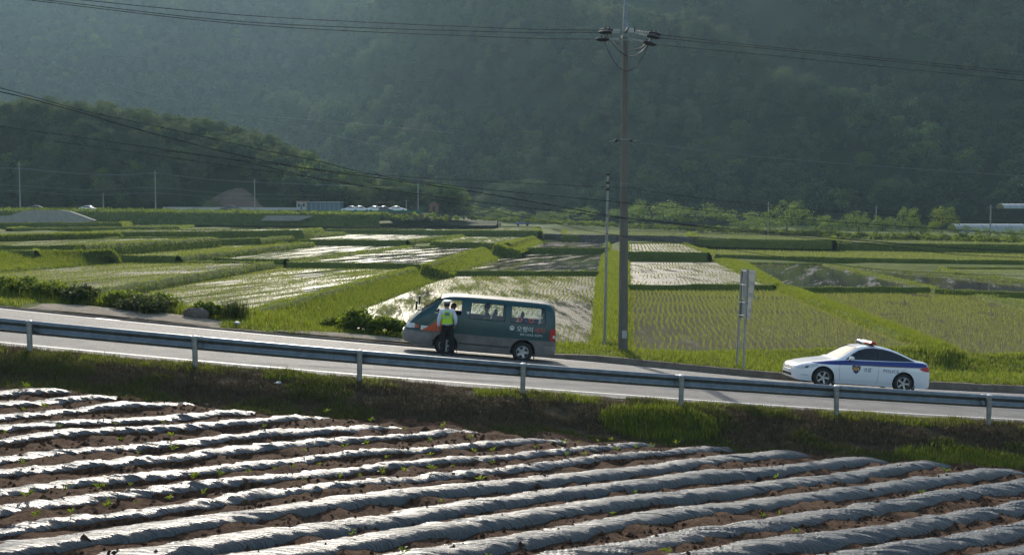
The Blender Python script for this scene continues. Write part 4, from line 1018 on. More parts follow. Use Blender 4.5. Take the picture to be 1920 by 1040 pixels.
bush(95, 560, 39.6, 2.2, .62, FO_bush, 'broad pale green bush at the head of the lay-by', 21)
bush(25, 555, 39.8, 2.0, .66, FO_bush, 'leafy bush at the corner of the streaked paddy', 22)
bush(150, 566, 39.0, 1.4, .68, FO_dkbush, 'rounded dark green bush behind the gravel lay-by', 23, leaf=.11)
bush(268, 588, 38.2, 2.0, .60, FO_dkbush, 'low spreading dark brown bush beside the lay-by', 24, leaf=.11)
bush(225, 575, 39.4, 1.7, .58, FO_bush, 'light green bush behind the dark spreading bush', 25)
bush(305, 575, 39.5, 1.4, .66, FO_bush, 'yellow green bush overlooking the big flooded paddy', 26)
bush(672, 618, 38.9, 1.7, .78, FO_bush, 'leafy bush by the nose of the van', 27)
bush(722, 628, 38.3, 1.3, .72, FO_bush, 'bush touching the front bumper of the van', 28)
bush(628, 612, 39.6, 1.0, .6, FO_bush, 'small bush at the foot of the broad bank', 29)
bush(388, 598, 38.4, 1.0, .6, FO_bush, 'small bush beside the boulder', 30)
# clump of reeds
c = aty(440, 612, 38.9); X, Y = c[0], 38.9; z = verge_z(X, Y)
pts = np.stack([rng.normal(X, .22, 240), rng.normal(Y, .18, 240), np.full(240, z)], 1)
v, f = blades(pts, rng.uniform(.45, .95, 240), np.full(240, .02), .5, 3, .05, 2)
o = np_obj('reed_clump', v - [X, Y, z], f, FO_dkbush); o.location = (X, Y, z); tag(o, 'tall dark clump of reeds at the road edge', 'reeds')
# boulder and bare soil
def rock(px, py, Y, r, label):
    b = aty(px, py, Y); z = verge_z(b[0], Y); bm = bmesh.new(); bmesh.ops.create_icosphere(bm, subdivisions=3, radius=1)
    for v_ in bm.verts:
        n_ = float(fbm(v_.co.x * 1.7 + 5 + v_.co.z, v_.co.y * 1.7 + v_.co.z * .8)); v_.co *= .75 + .5 * n_; v_.co.x *= r * 1.5; v_.co.y *= r; v_.co.z *= r
    me = bpy.data.meshes.new('boulder'); bm.to_mesh(me); bm.free(); me.materials.append(M_rock); o = link(bpy.data.objects.new('boulder', me)); o.location = (b[0], Y, z + r * .3); tag(o, label, 'boulder')
rock(368, 608, 38.0, .30, 'weathered brown boulder lying on the verge')
# gravel lay-by
lx = np.linspace(-17.4, -10.0, 40); A = np.zeros((40, 9, 3))
for j in range(9):
    t = j / 8; off = 10.62 + t * (1.25 + .9 * np.sin((lx + 17.4) / 7.4 * np.pi)); A[:, j, 0] = lx; A[:, j, 1] = Yr(lx) + off
    A[:, j, 2] = [verge_z(a, b) for a, b in zip(lx, A[:, j, 1])]
A[..., 2] += .05 - .1 * (np.abs(np.linspace(-1, 1, 40))[:, None] ** 6) + (fbm(A[..., 0] * 2, A[..., 1] * 2) - .5) * .03
A[:, -1, 2] -= .12
V, Fq = loft(A); o = np_obj('lay_by', V, Fq, M_dirt, smooth=True); tag(o, 'dusty gravel lay-by beside the road', 'lay-by', kind='structure')
lx = np.linspace(-8.2, -2.6, 30); A = np.zeros((30, 6, 3))
for j in range(6):
    off = 10.64 + j / 5 * (.25 + .8 * np.sin((lx + 8.2) / 5.6 * np.pi)); A[:, j, 0] = lx; A[:, j, 1] = Yr(lx) + off; A[:, j, 2] = [verge_z(a, b) + .06 - .1 * (j == 5) for a, b in zip(lx, A[:, j, 1])]
V, Fq = loft(A); o = np_obj('bare_patch', V, Fq, M_dirt, smooth=True); tag(o, 'bare brown earth where grass is worn away beside the van', 'bare earth', kind='structure')
# ------------------------------------------------------------------ vehicle bodies: lofted shells
class Body:
    def __init__(s, stations, plan, tumble, e=.27, n=26):
        s.x = np.array([q[0] for q in stations]); s.zb = np.array([q[1] for q in stations]); s.zt = np.array([q[2] for q in stations])
        s.plan = np.array(plan); s.tum = np.array(tumble); s.e = e; s.n = n
    def W(s, x): return np.interp(x, s.plan[:, 0], s.plan[:, 1])
    def T(s, z): return np.interp(z, s.tum[:, 0], s.tum[:, 1])
    def ring(s, x, inset=0, zfloor=None):
        zb = float(np.interp(x, s.x, s.zb)) + inset; zt = float(np.interp(x, s.x, s.zt)) - inset; w = float(s.W(x)) - inset
        if zfloor is not None: zb = max(zb, zfloor)
        zt = max(zt, zb + .02)
        t = np.linspace(0, 1, s.n); a = (t * .5 + .5 * (t + .0)) * np.pi / 2
        # even spacing round a rounded box
        y = np.cos(a) ** s.e; z = np.sin(a) ** s.e
        # resample by arc length
        P = np.stack([y * w, zb + (zt - zb) * z], 1); aa = np.linspace(0, np.pi / 2, 400)
        yy = np.cos(aa) ** s.e * w; zz = zb + (zt - zb) * np.sin(aa) ** s.e
        L = np.concatenate([[0], np.cumsum(np.hypot(np.diff(yy), np.diff(zz)))]); q = np.linspace(0, L[-1], s.n)
        yy = np.interp(q, L, yy); zz = np.interp(q, L, zz)
        return yy * s.T(zz), zz, zb
    def solid(s, step=.06, inset=0, zfloor=None, x0=None, x1=None):
        xs = np.unique(np.round(np.concatenate([s.x, np.arange(s.x[0], s.x[-1], step)]), 3)); keep = [xs[0]]
        for q in xs[1:]:
            if q - keep[-1] > .012: keep.append(q)
        xs = np.array(keep)
        if x0 is not None: xs = xs[(xs >= x0) & (xs <= x1)]
        V = []; m = 2 * s.n + 1
        for x in xs:
            y, z, zb = s.ring(x, inset, zfloor)
            pts = [(x, -a, b) for a, b in zip(y, z)] + [(x, a, b) for a, b in zip(y[::-1], z[::-1])][1:]
            V += pts
        m = 2 * s.n - 1; Fs = []
        for i in range(len(xs) - 1):
            for k in range(m): Fs.append((i * m + k, i * m + (k + 1) % m, (i + 1) * m + (k + 1) % m, (i + 1) * m + k))
        Fs += [tuple(range(m))[::-1], tuple((len(xs) - 1) * m + k for k in range(m))]
        return MB().add(V, Fs)
    def side(s, x, z):
        """half width of the shell at (x, z)"""
        zb = np.interp(x, s.x, s.zb); zt = np.interp(x, s.x, s.zt)
        t = np.clip((z - zb) / (zt - zb), 0, .9999); a = np.arcsin(t ** (1 / s.e)); return float(s.W(x) * np.cos(a) ** s.e * s.T(z))
    def top(s, x, y):
        yy, zz, zb = s.ring(x); o = np.argsort(yy); return float(np.interp(abs(y), yy[o], zz[o]))
    def strip_panel(s, rows, off, side=-1, k=8):
        """rows: (x, zlo, zhi) -> mesh hugging the side"""
        V = []; n = len(rows)
        for x, a, b in rows:
            for j in range(k + 1):
                z = a + (b - a) * j / k; V.append((x, side * (s.side(x, z) + off), z))
        Fs = [(i * (k + 1) + j, (i + 1) * (k + 1) + j, (i + 1) * (k + 1) + j + 1, i * (k + 1) + j + 1) for i in range(n - 1) for j in range(k)]
        return MB().add(V, Fs)
    def top_panel(s, x0, x1, hw0, hw1, off, nx=14, ny=14):
        V = []
        for i in range(nx + 1):
            x = x0 + (x1 - x0) * i / nx; h = hw0 + (hw1 - hw0) * i / nx
            for j in range(ny + 1):
                y = h * (2 * j / ny - 1); V.append((x, y, s.top(x, y) + off))
        return MB().add(V, [(i * (ny + 1) + j, (i + 1) * (ny + 1) + j, (i + 1) * (ny + 1) + j + 1, i * (ny + 1) + j + 1) for i in range(nx) for j in range(ny)])
def smoothrows(pts, n=24):
    """pts (x, zlo, zhi) interpolated"""
    p = np.array(pts, float); xs = np.linspace(p[0, 0], p[-1, 0], n); return [(x, float(np.interp(x, p[:, 0], p[:, 1])), float(np.interp(x, p[:, 0], p[:, 2]))) for x in xs]
def apply_bool(obj, cutters):
    for c in cutters:
        md = obj.modifiers.new('b', 'BOOLEAN'); md.object = c; md.operation = 'DIFFERENCE'; md.solver = 'EXACT'
        try: md.material_mode = 'TRANSFER'
        except Exception: pass
    dg = bpy.context.evaluated_depsgraph_get(); dg.update()
    me = bpy.data.meshes.new_from_object(obj.evaluated_get(dg)); obj.modifiers.clear(); old = obj.data; obj.data = me
    for c in cutters: bpy.data.objects.remove(c, do_unlink=True)
    me.polygons.foreach_set('use_smooth', [True] * len(me.polygons))
    try: me.set_sharp_from_angle(angle=R(32))
    except Exception: pass
def text_mesh(txt, size):
    cu = bpy.data.curves.new('t', 'FONT'); cu.body = txt; cu.size = size; cu.resolution_u = 3
    o = bpy.data.objects.new('t', cu); COL.objects.link(o); dg = bpy.context.evaluated_depsgraph_get(); dg.update()
    me = bpy.data.meshes.new_from_object(o.evaluated_get(dg)); bpy.data.objects.remove(o, do_unlink=True); return me
def side_text(body, txt, size, x0, z0, width, mat, name, parent, off=.005, bold=0, side=-1):
    me = text_mesh(txt, size)
    if not len(me.vertices): return None
    xs = [v.co.x for v in me.vertices]; sc = width / (max(xs) - min(xs)); mn = min(xs)
    for v in me.vertices:
        x = x0 + (v.co.x - mn) * sc; z = z0 + v.co.y; v.co = (x, side * (body.side(x, z) + off), z)
    me.materials.append(mat); me.name = name
    o = link(bpy.data.objects.new(name, me), parent)
    return o
def wheel(name, parent, loc, r, w, rim_r, spokes, side, twin=True):
    """side -1: outer face towards -y"""
    e = empty(name, loc, (0, 0, 0), parent)
    h = w / 2
    MB().lathe([(rim_r, -h), (rim_r + .012, -h - .004), (r - .03, -h), (r - .008, -h + .02), (r, -h + .05), (r, h - .05), (r - .008, h - .02), (r - .03, h), (rim_r, h)], 40).build('tyre', M_rubber, e, True)
    s = side
    mb = MB().lathe([(rim_r + .004, s * h), (rim_r - .008, s * (h + .006)), (rim_r - .022, s * (h - .02)), (rim_r - .03, s * (h - .10))], 40)
    for k in range(spokes):
        for q in ((-.085, .085) if twin else (0,)):
            a = 2 * math.pi * k / spokes + q * (1 if twin else 1)
            c, sn = math.cos(a), math.sin(a); wd = .016 if twin else .035
            p0 = Vector((c * .03, 0, sn * .03)); p1 = Vector((c * (rim_r - .012), 0, sn * (rim_r - .012))); n = Vector((-sn, 0, c))
            y0, y1 = s * (h - .012), s * (h - .004)
            V = []
            for p, y, ww in ((p0, y0, wd * 1.5), (p1, y1, wd)):
                V += [p + n * ww + Vector((0, y, 0)), p - n * ww + Vector((0, y, 0)), p - n * ww * .8 + Vector((0, y - s * .03, 0)), p + n * ww * .8 + Vector((0, y - s * .03, 0))]
            mb.add(V, [(0, 1, 5, 4), (1, 2, 6, 5), (3, 0, 4, 7), (2, 3, 7, 6)])
    mb.lathe([(0, s * (h + .002)), (.035, s * (h - .002)), (.045, s * (h - .02))], 16)
    mb.build('rim', M_alloy, e, True)
    MB().lathe([(0, s * (h - .075)), (rim_r - .03, s * (h - .075))], 24).build('brake_disc', M_dark, e)
    return e

def road_frame(px, py):
    p = onroad(px, py); X = p[0]; off = p[1] - float(Yr(X))
    slope = float(zr(X + .5) - zr(X - .5)); yaw = math.atan(float(Yr(X + .5) - Yr(X - .5))); cross = float(road_dz(off + .9) - road_dz(off - .1))
    return p, slope, yaw, cross

# ------------------------------------------------------------------ people
def skin_mesh(name, V, E, rad, root=0, sub=2):
    me = bpy.data.meshes.new(name); me.from_pydata(V, E, []); o = bpy.data.objects.new(name, me); COL.objects.link(o)
    md = o.modifiers.new('skin', 'SKIN'); md.use_smooth_shade = True
    for i, r_ in enumerate(rad):
        d = me.skin_vertices[0].data[i]; d.radius = r_ if hasattr(r_, '__len__') else (r_, r_); d.use_root = (i == root)
    s2 = o.modifiers.new('sub', 'SUBSURF'); s2.levels = sub; s2.render_levels = sub
    dg = bpy.context.evaluated_depsgraph_get(); dg.update(); m2 = bpy.data.meshes.new_from_object(o.evaluated_get(dg)); bpy.data.objects.remove(o, do_unlink=True)
    m2.name = name; m2.polygons.foreach_set('use_smooth', [True] * len(m2.polygons)); return m2
def skin_obj(name, V, E, rad, mat, parent, root=0, sub=2):
    me = skin_mesh(name, V, E, rad, root, sub); me.materials.clear(); me.materials.append(mat); return link(bpy.data.objects.new(name, me), parent)
def head_features(parent, c, fwd, mat):
    """nose, ears and eyes on a head centred at c looking along fwd"""
    c = Vector(c); f = Vector(fwd).normalized(); sd_ = f.cross(Vector((0, 0, 1))).normalized()
    MB().tube([c + f * .085 + Vector((0, 0, .02)), c + f * .115 - Vector((0, 0, .015)), c + f * .09 - Vector((0, 0, .025))], [.008, .014, .008], 6).build('nose', mat, parent, True)
    for s in (-1, 1):
        MB().lathe([(0, -.012), (.018, -.01), (.03, 0), (.018, .01), (0, .012)], 10, 'x', c + sd_ * s * .088).build('ear', mat, parent, True)
        MB().lathe([(0, -.008), (.008, 0), (0, .008)], 8, 'x', c + f * .085 + sd_ * s * .032 + Vector((0, 0, .02))).build('eye', M_dark, parent, True)

# ------------------------------------------------------------------ the van
VB = Body([(0, .46, .70), (.03, .42, .80), (.10, .38, .94), (.18, .35, 1.03), (.30, .31, 1.16), (.43, .29, 1.31), (.66, .26, 1.50), (.90, .25, 1.68), (1.08, .25, 1.82), (1.2, .25, 1.89), (1.33, .25, 1.935), (1.55, .25, 1.955), (2, .25, 1.975), (3, .25, 1.985), (4, .25, 1.985), (4.55, .27, 1.975), (4.72, .28, 1.95), (4.82, .29, 1.89), (4.885, .30, 1.78), (4.93, .31, 1.5), (4.965, .33, 1.1), (5.0, .38, .78)],
          [(0, .52), (.03, .66), (.10, .76), (.25, .85), (.5, .895), (.9, .915), (1.5, .925), (4.5, .925), (4.8, .90), (4.95, .84), (5.0, .78)],
          [(0, .96), (.45, 1.0), (1.05, 1.0), (1.25, .985), (1.95, .87)], e=.22, n=30)
p, slope, yaw, cross = road_frame(897, 669)
# near side of the van sits 7.6 m beyond the guardrail
van = empty('van'); tag(van, 'dark green minivan with grey lower body stopped at the road edge', 'van')
vX = -60 / 1972 * 34.0 - .12; vY = 34.0 + .925
van.location = (vX, vY, float(zr(vX) + road_dz(vY - Yr(vX), vX)))
van.rotation_euler = (0.0, math.atan(-slope) + .002, yaw - .035)
OFX = -2.5     # local origin at mid length
def shift(o, dx=OFX): o.location.x += dx; return o
body = VB.solid(.07).build('body', M_van, None, True)
inner = VB.solid(.12, inset=.055, zfloor=.60, x0=.62, x1=4.86).build('cut_inner', M_interior)
wheels_x = (1.40, 3.93); RW = .335
cut = [inner]
for wx in wheels_x:
    for s in (-1, 1):
        c = MB().tube([(wx, s * .66, RW + .01), (wx, s * 1.2, RW + .01)], RW + .075, 40).build('cut_arch', M_dark); cut.append(c)
win1 = [(2.12, 1.29), (3.27, 1.29), (3.27, 1.80), (2.15, 1.80)]
win2 = [(3.46, 1.29), (4.60, 1.29), (4.55, 1.80), (3.46, 1.80)]
win0 = [(.97, 1.36), (1.84, 1.36), (1.84, 1.82), (1.27, 1.82), (1.17, 1.74)]
for w in (win0, win1, win2): cut.append(MB().prism(w, -1.3, 1.3).build('cut_win', M_dark))
# windscreen opening
a0 = Vector((.52, 0, 1.385)); a1 = Vector((1.14, 0, 1.855)); dd = (a1 - a0); ang = math.atan2(dd.z, dd.x)
cut.append(MB().box((a0 + a1) / 2, (dd.length, 1.44, .5), Matrix.Rotation(-ang, 3, 'Y')).build('cut_ws', M_dark))
apply_bool(body, cut); body.parent = van; shift(body)
def vpart(mb, name, mat, par=van, smooth=True): return shift(mb.build(name, mat, par, smooth))
for w, nm in ((win1, 'side_window'), (win2, 'side_window')):
    for s in (-1, 1):
        xs = np.linspace(w[0][0] - .01, w[1][0] + .01, 10)
        vpart(VB.strip_panel([(x, 1.28, 1.81) for x in xs], -.018, s, 6), nm, M_glass)
vpart(VB.strip_panel([(x, 1.35, 1.36 + max(0.02, min(1.83, 1.36 + (x - .97) * 1.9) - 1.36)) for x in np.linspace(.97, 1.42, 10)], -.018, 1, 6), 'side_window', M_glass)
mbw = MB(); V = []
for i in range(11):
    t = i / 10
    for j in range(9):
        pnt = a0 + dd * t; V.append((pnt.x - .0, -.72 + 1.44 * j / 8, VB.top(pnt.x, .4) - .006 - .03 * abs(j / 4 - 1) ** 2))
vpart(MB().add(V, [(i * 9 + j, (i + 1) * 9 + j, (i + 1) * 9 + j + 1, i * 9 + j + 1) for i in range(10) for j in range(8)]), 'windscreen', M_glass)
# rubber window seals, dark frame
for w in (win1, win2):
    for s in (-1, 1):
        mb = MB(); q = [(x, z) for x, z in w]
        for i in range(4):
            a, b = q[i], q[(i + 1) % 4]
            mb.tube([(a[0] + (b[0] - a[0]) * t, s * (VB.side(a[0] + (b[0] - a[0]) * t, a[1] + (b[1] - a[1]) * t) - .004), a[1] + (b[1] - a[1]) * t) for t in np.linspace(0, 1, 7)], .013, 6)
        vpart(mb, 'window_seal', M_dark)
# door shut lines and rub strip
def shut(xz, par=van, B=VB, r=.004, s=-1):
    P = []
    for (a, b), (c, d) in zip(xz[:-1], xz[1:]):
        for t in np.linspace(0, 1, 8, endpoint=False): P.append((a + (c - a) * t, b + (d - b) * t))
    P.append(xz[-1]); return MB().tube([(x, s * (B.side(x, z) + .0005), z) for x, z in P], r, 5)
for s in (-1, 1):
    vpart(shut([(.56, 1.28), (.56, .50), (.60, .40)], s=s), 'door_gap', M_dark)
    vpart(shut([(1.93, 1.88), (1.93, .62), (1.86, .45)], s=s), 'door_gap', M_dark)
    vpart(VB.strip_panel([(x, .47, .50) for x in np.linspace(.62, 1.0, 6)], .006, s, 2), 'rub_strip', M_dark)
    vpart(VB.strip_panel([(x, .44, .475) for x in np.linspace(1.84, 3.48, 14)], .006, s, 2), 'rub_strip', M_dark)
    vpart(VB.strip_panel([(x, .745, .765) for x in np.linspace(1.85, 4.78, 20)], .004, s, 2), 'waist_line', pm('waist_trim', (.10, .11, .10), rough=.6) if s == -1 else MATS['waist_trim'])
# front end
vpart(VB.strip_panel(smoothrows([(.06, .84, .90), (.12, .82, .97), (.25, .82, .985), (.38, .83, .97)], 8), .012, -1, 6), 'headlight', M_lamp)
vpart(VB.strip_panel(smoothrows([(.06, .84, .90), (.12, .82, .97), (.25, .82, .985), (.38, .83, .97)], 8), .012, 1, 6), 'headlight', M_lamp)
vpart(VB.strip_panel([(x, .84, .95) for x in np.linspace(.39, .50, 4)], .009, -1, 4), 'indicator', M_orange)
mb = MB()
bx_ = [(-.03, .0), (.0, .45), (.06, .70), (.22, .84), (.55, .91), (.98, .93)]
pts = [(x, -y, .60) for x, y in bx_[::-1]] + [(x, y, .60) for x, y in bx_[1:]]
V = []
for (x, y, z) in pts:
    n_ = .0
    V += [(x + .02, y * .985, .36), (x - .02, y * 1.005, .44), (x - .03, y * 1.01, .58), (x - .015, y * 1.005, .70), (x + .03, y * .98, .715)]
m_ = len(pts); mb.add(V, [(i * 5 + j, (i + 1) * 5 + j, (i + 1) * 5 + j + 1, i * 5 + j + 1) for i in range(m_ - 1) for j in range(4)])
vpart(mb, 'front_bumper', pm('bumper_grey', (.15, .14, .13), (.22, .21, .2), scale=4, rough=.55))
mb = MB(); pts = [(4.62, -.935), (4.86, -.92), (4.99, -.84), (5.035, -.5), (5.04, 0), (5.035, .5), (4.99, .84), (4.86, .92), (4.62, .935)]; V = []
for x, y in pts: V += [(x - .02, y * .98, .33), (x + .01, y, .40), (x + .015, y * 1.005, .52), (x - .01, y, .60)]
mb.add(V, [(i * 4 + j, (i + 1) * 4 + j, (i + 1) * 4 + j + 1, i * 4 + j + 1) for i in range(len(pts) - 1) for j in range(3)])
vpart(mb, 'rear_bumper', MATS['bumper_grey'])
for s in (-1, 1):
    tl = vpart(VB.strip_panel(smoothrows([(4.775, .80, 1.15), (4.90, .78, 1.18), (4.955, .78, 1.16)], 7), .012, s, 6), 'tail_lamp', M_red)
    vpart(VB.strip_panel([(x, .87, .96) for x in np.linspace(4.875, 4.955, 4)], .018, s, 3), 'reversing_lamp', M_lamp)
    vpart(VB.strip_panel([(x, 1.16, 1.19) for x in np.linspace(1.62, 1.78, 4)], .012, s, 2), 'door_handle', M_dark)
# livery
st = [(.58, .775, .775), (.62, .775, .80), (.78, .775, .90), (.92, .775, 1.00), (1.05, .775, 1.12), (1.19, .775, 1.24), (1.24, .775, 1.10), (1.30, .775, .98), (1.4, .775, .79)]
vpart(VB.strip_panel(smoothrows([(.57, .775, .93), (.70, .84, .93), (.80, .915, .935)], 8), .004, -1, 3), 'pale_stripe', M_whiteprint)
vpart(VB.strip_panel(smoothrows(st[1:], 20), .006, -1, 6), 'orange_stripe', M_orange)
vpart(VB.strip_panel(smoothrows([(.80, .935, .99), (.95, 1.045, 1.10), (1.10, 1.185, 1.24), (1.2, 1.27, 1.30)], 8), .005, -1, 3), 'green_stripe', pm('green_vinyl', (.03, .17, .10), rough=.4))
mbs = MB(); c = (3.52, 1.10)
ring = [(c[0] + .075 * math.cos(a), c[1] + .075 * math.sin(a)) for a in np.linspace(0, 2 * math.pi, 24, endpoint=False)]
ringi = [(c[0] + .052 * math.cos(a), c[1] + .052 * math.sin(a)) for a in np.linspace(0, 2 * math.pi, 24, endpoint=False)]
V = [(x, -(VB.side(x, z) + .005), z) for x, z in ring + ringi]; mbs.add(V, [(i, (i + 1) % 24, 24 + (i + 1) % 24, 24 + i) for i in range(24)])
V = [(x, -(VB.side(x, z) + .006), z) for x, z in [(c[0] - .04, c[1] - .035), (c[0] + .04, c[1] - .035), (c[0] + .03, c[1] + .0), (c[0], c[1] + .03), (c[0] - .03, c[1])]]; mbs.add(V, [(0, 1, 2, 3, 4)])
vpart(mbs, 'emblem', M_whiteprint, smooth=False)
def vtext(t, size, x0, z0, w, mat, nm='lettering'):
    o = side_text(VB, t, size, x0, z0, w, mat, nm, van)
    if o: shift(o)
vtext('오랭이', .20, 3.68, 1.02, .52, M_whiteprint); vtext('세차', .20, 4.25, 1.02, .36, M_redprint); vtext('051/655-5571', .095, 3.80, .89, .72, M_whiteprint)
V = [(x, -(VB.side(x, z) + .005), z) for x, z in [(2.0, 1.50), (2.04, 1.42), (2.08, 1.42), (2.11, 1.50)]]
vpart(MB().add(V, [(0, 1, 2, 3)]), 'badge_sticker', M_whiteprint, smooth=False)
# round stickers on the rear side window
for k, (sx, ms) in enumerate([(3.74, M_redprint), (3.93, M_navy), (4.12, M_redprint), (4.31, M_navy)]):
    V = []
    for rr_ in (.075, .045):
        V += [(sx + rr_ * math.cos(a), -(VB.side(sx, 1.385 + rr_ * math.sin(a)) - .012), 1.385 + rr_ * math.sin(a)) for a in np.linspace(0, 2 * math.pi, 20, endpoint=False)]
    vpart(MB().add(V, [(i, (i + 1) % 20, 20 + (i + 1) % 20, 20 + i) for i in range(20)]), 'window_sticker', ms, smooth=False)
# mirrors
for s in (-1, 1):
    mb = MB(); bx0 = (.60, s * .86, 1.40)
    mb.tube([bx0, (.40, s * 1.04, 1.44), (.38, s * 1.07, 1.56)], .011, 6); mb.tube([(.72, s * .86, 1.60), (.42, s * 1.04, 1.70), (.38, s * 1.07, 1.66)], .011, 6)
    m_ = vpart(mb, 'mirror_arm', M_dark)
    V = []
    mb = MB(); mb.box((.38, s * 1.07, 1.58), (.06, .19, .30)); m2 = vpart(mb, 'mirror', M_dark, smooth=False); bv = m2.modifiers.new('b', 'BEVEL'); bv.width = .022; bv.segments = 3
# rear wiper, aerial
vpart(MB().tube([(4.86, .1, 1.84), (5.02, .1, 1.70)], .012, 6), 'rear_wiper', M_dark)
for wx in wheels_x:
    for s in (-1, 1):
        shift(wheel('wheel', van, (wx, s * .80, RW), RW, .205, .20, 5, s, False))
vpart(MB().box((2.55, 0, .34), (3.9, 1.5, .10)).box((3.1, .2, .28), (.8, .25, .12)), 'underbody', M_dark, smooth=False)
vpart(MB().box((1.80, -.72, .20), (.02, .22, .24)).box((4.33, -.72, .20), (.02, .22, .22)), 'mud_flap', M_dark, smooth=False)
# dashboard, steering wheel, seats
vpart(MB().box((.88, 0, 1.18), (.40, 1.62, .26)), 'dashboard', M_interior, smooth=False)
sw = MB(); ringp = [Vector((0, math.cos(a) * .2, math.sin(a) * .2)) for a in np.linspace(0, 2 * math.pi, 25)]
rot = Matrix.Rotation(R(-35), 3, 'Y'); sw.tube([rot @ q + Vector((1.15, -.42, 1.28)) for q in ringp], .016, 6, False); sw.tube([rot @ Vector((0, -.18, 0)) + Vector((1.15, -.42, 1.28)), rot @ Vector((0, .18, 0)) + Vector((1.15, -.42, 1.28))], .014, 6)
vpart(sw, 'steering_wheel', M_dark)
def vseat(x, y, w=.5):
    mb = MB(); mb.box((x, y, .82), (.50, w, .16)); mb.box((x + .27, y, 1.13), (.14, w, .55), Matrix.Rotation(R(12), 3, 'Y')); mb.box((x + .36, y, 1.48), (.09, w * .5, .17), Matrix.Rotation(R(12), 3, 'Y')); mb.box((x, y, .68), (.3, w * .7, .15))
    o = vpart(mb, 'seat', M_seat, smooth=False); b = o.modifiers.new('b', 'BEVEL'); b.width = .04; b.segments = 2
vseat(1.62, -.42); vseat(1.62, .42); vseat(2.62, .30, .9); vseat(3.52, .0, 1.3); vseat(4.25, 0, 1.3)

# people seated in the van
def seated(name, label, x, y, shirt, cap=None, fwd=(-1, 0, 0), arms='lap', scale=1.0):
    r = empty(name); tag(r, label, 'person')
    r.location = van.matrix_basis @ Vector((x + OFX, y, .86)); r.rotation_euler = van.rotation_euler; r.scale = (scale,) * 3
    H = Vector((-.02, 0, .72))
    bodyV = [(0.05, 0, .05), (.03, 0, .22), (.02, 0, .42), (0, 0, .52), (-.01, 0, .58), (-.02, 0, .64), (-.025, 0, .72), (-.015, 0, .80)]
    rad = [.15, .14, (.17, .12), .08, .055, .075, .10, .075]; E = [(i, i + 1) for i in range(7)]
    for s in (-1, 1):
        i0 = len(bodyV)
        if arms == 'wheel': A_ = [(.0, s * .19, .46), (-.10, s * .25, .24), (-.34, s * .20, .30), (-.42, s * .18, .32)]
        else: A_ = [(.0, s * .19, .46), (.0, s * .26, .22), (-.22, s * .18, .12), (-.30, s * .12, .10)]
        bodyV += A_; rad += [.065, .05, .038, .03]; E += [(3, i0), (i0, i0 + 1), (i0 + 1, i0 + 2), (i0 + 2, i0 + 3)]
        i0 = len(bodyV); bodyV += [(-.02, s * .10, .02), (-.42, s * .13, .04), (-.46, s * .13, -.14), (-.55, s * .13, -.17)]; rad += [.10, .075, .055, .045]; E += [(0, i0), (i0, i0 + 1), (i0 + 1, i0 + 2), (i0 + 2, i0 + 3)]
    b = skin_obj('body', bodyV, E, rad, M_skin, r)
    b.data.materials.append(shirt); b.data.materials.append(M_darkcloth)
    for q in b.data.polygons:
        c = q.center
        q.material_index = 0 if (c.z > .545 or (c.x < -.24 and .05 < c.z < .40 and abs(c.y) < .26 and arms == 'wheel' and c.x < -.33) or (c.x < -.24 and .07 < c.z < .16 and arms != 'wheel' and abs(c.y) < .2 and c.z > .085)) else (1 if c.z > .10 else 2)
    # hair as a cap of mesh over the skull
    hb = MB(); V = []; 
    prof = [(0, .098), (.05, .09), (.085, .055), (.10, .0), (.095, -.05)]
    hb.lathe(prof, 18, 'z', (H.x + .012, H.y, H.z + .03)); hb.build('hair', M_hair, r, True)
    head_features(r, H, fwd, M_skin)
    if cap: 
        cb = MB(); cb.lathe([(0, .125), (.07, .115), (.108, .06), (.112, .02)], 18, 'z', (H.x + .01, H.y, H.z + .03)); cb.box((H.x - .14, H.y, H.z + .055), (.10, .14, .012)); cb.build('cap', cap, r, True)
    return r
seated('person', 'driver at the open window in a maroon jacket', 1.58, -.42, M_redcloth, None, (-.75, -.6, 0), 'wheel')
seated('person', 'passenger in a dark peaked cap in the middle row', 2.70, .30, M_darkcloth, M_darkcloth)
seated('person', 'small bareheaded passenger in dark clothes behind the cap wearer', 2.98, -.05, M_darkcloth, None, scale=.78)

# ------------------------------------------------------------------ police car
SB = Body([(0, .30, 0.520), (.025, .26, 0.600), (.08, .22, 0.675), (.20, .20, 0.735), (.45, .19, 0.800), (.8, .19, 0.875), (1.15, .19, 0.935), (1.36, .19, 0.975), (1.46, .19, 1.012), (1.62, .19, 1.102), (1.82, .19, 1.225), (2.02, .19, 1.348), (2.18, .19, 1.432), (2.35, .19, 1.483), (2.6, .19, 1.519), (2.85, .19, 1.525), (3.1, .19, 1.505), (3.35, .19, 1.460), (3.6, .19, 1.388), (3.85, .19, 1.292), (4.05, .19, 1.208), (4.22, .19, 1.147), (4.35, .19, 1.119), (4.55, .20, 1.102), (4.64, .21, 1.080), (4.70, .23, 1.001), (4.76, .25, 0.860), (4.81, .30, 0.660), (4.82, .36, 0.580)],
          [(0, .40), (.025, .54), (.08, .66), (.20, .77), (.40, .845), (.7, .89), (1.1, .912), (1.6, .918), (3.5, .918), (4.0, .905), (4.4, .865), (4.62, .80), (4.74, .72), (4.82, .58)],
          [(0, .93), (.19, .945), (.35, .985), (.55, 1.0), (.80, 1.0), (.93, .98), (1.05, .94), (1.53, .71)], e=.25, n=30)
car = empty('police_car'); tag(car, 'white and blue police sedan with roof light bar stopped on the road', 'police car')
cX = (1609 - 960) / F_PX * 36.1; off_c = 7.6 + .918; cY = float(Yr(cX)) + off_c
sl = float(zr(cX + .5) + road_dz(off_c, cX + .5) - zr(cX - .5) - road_dz(off_c, cX - .5)); yw = math.atan(float(Yr(cX + .5) - Yr(cX - .5)))
car.location = (cX, cY, float(zr(cX) + road_dz(off_c, cX)))
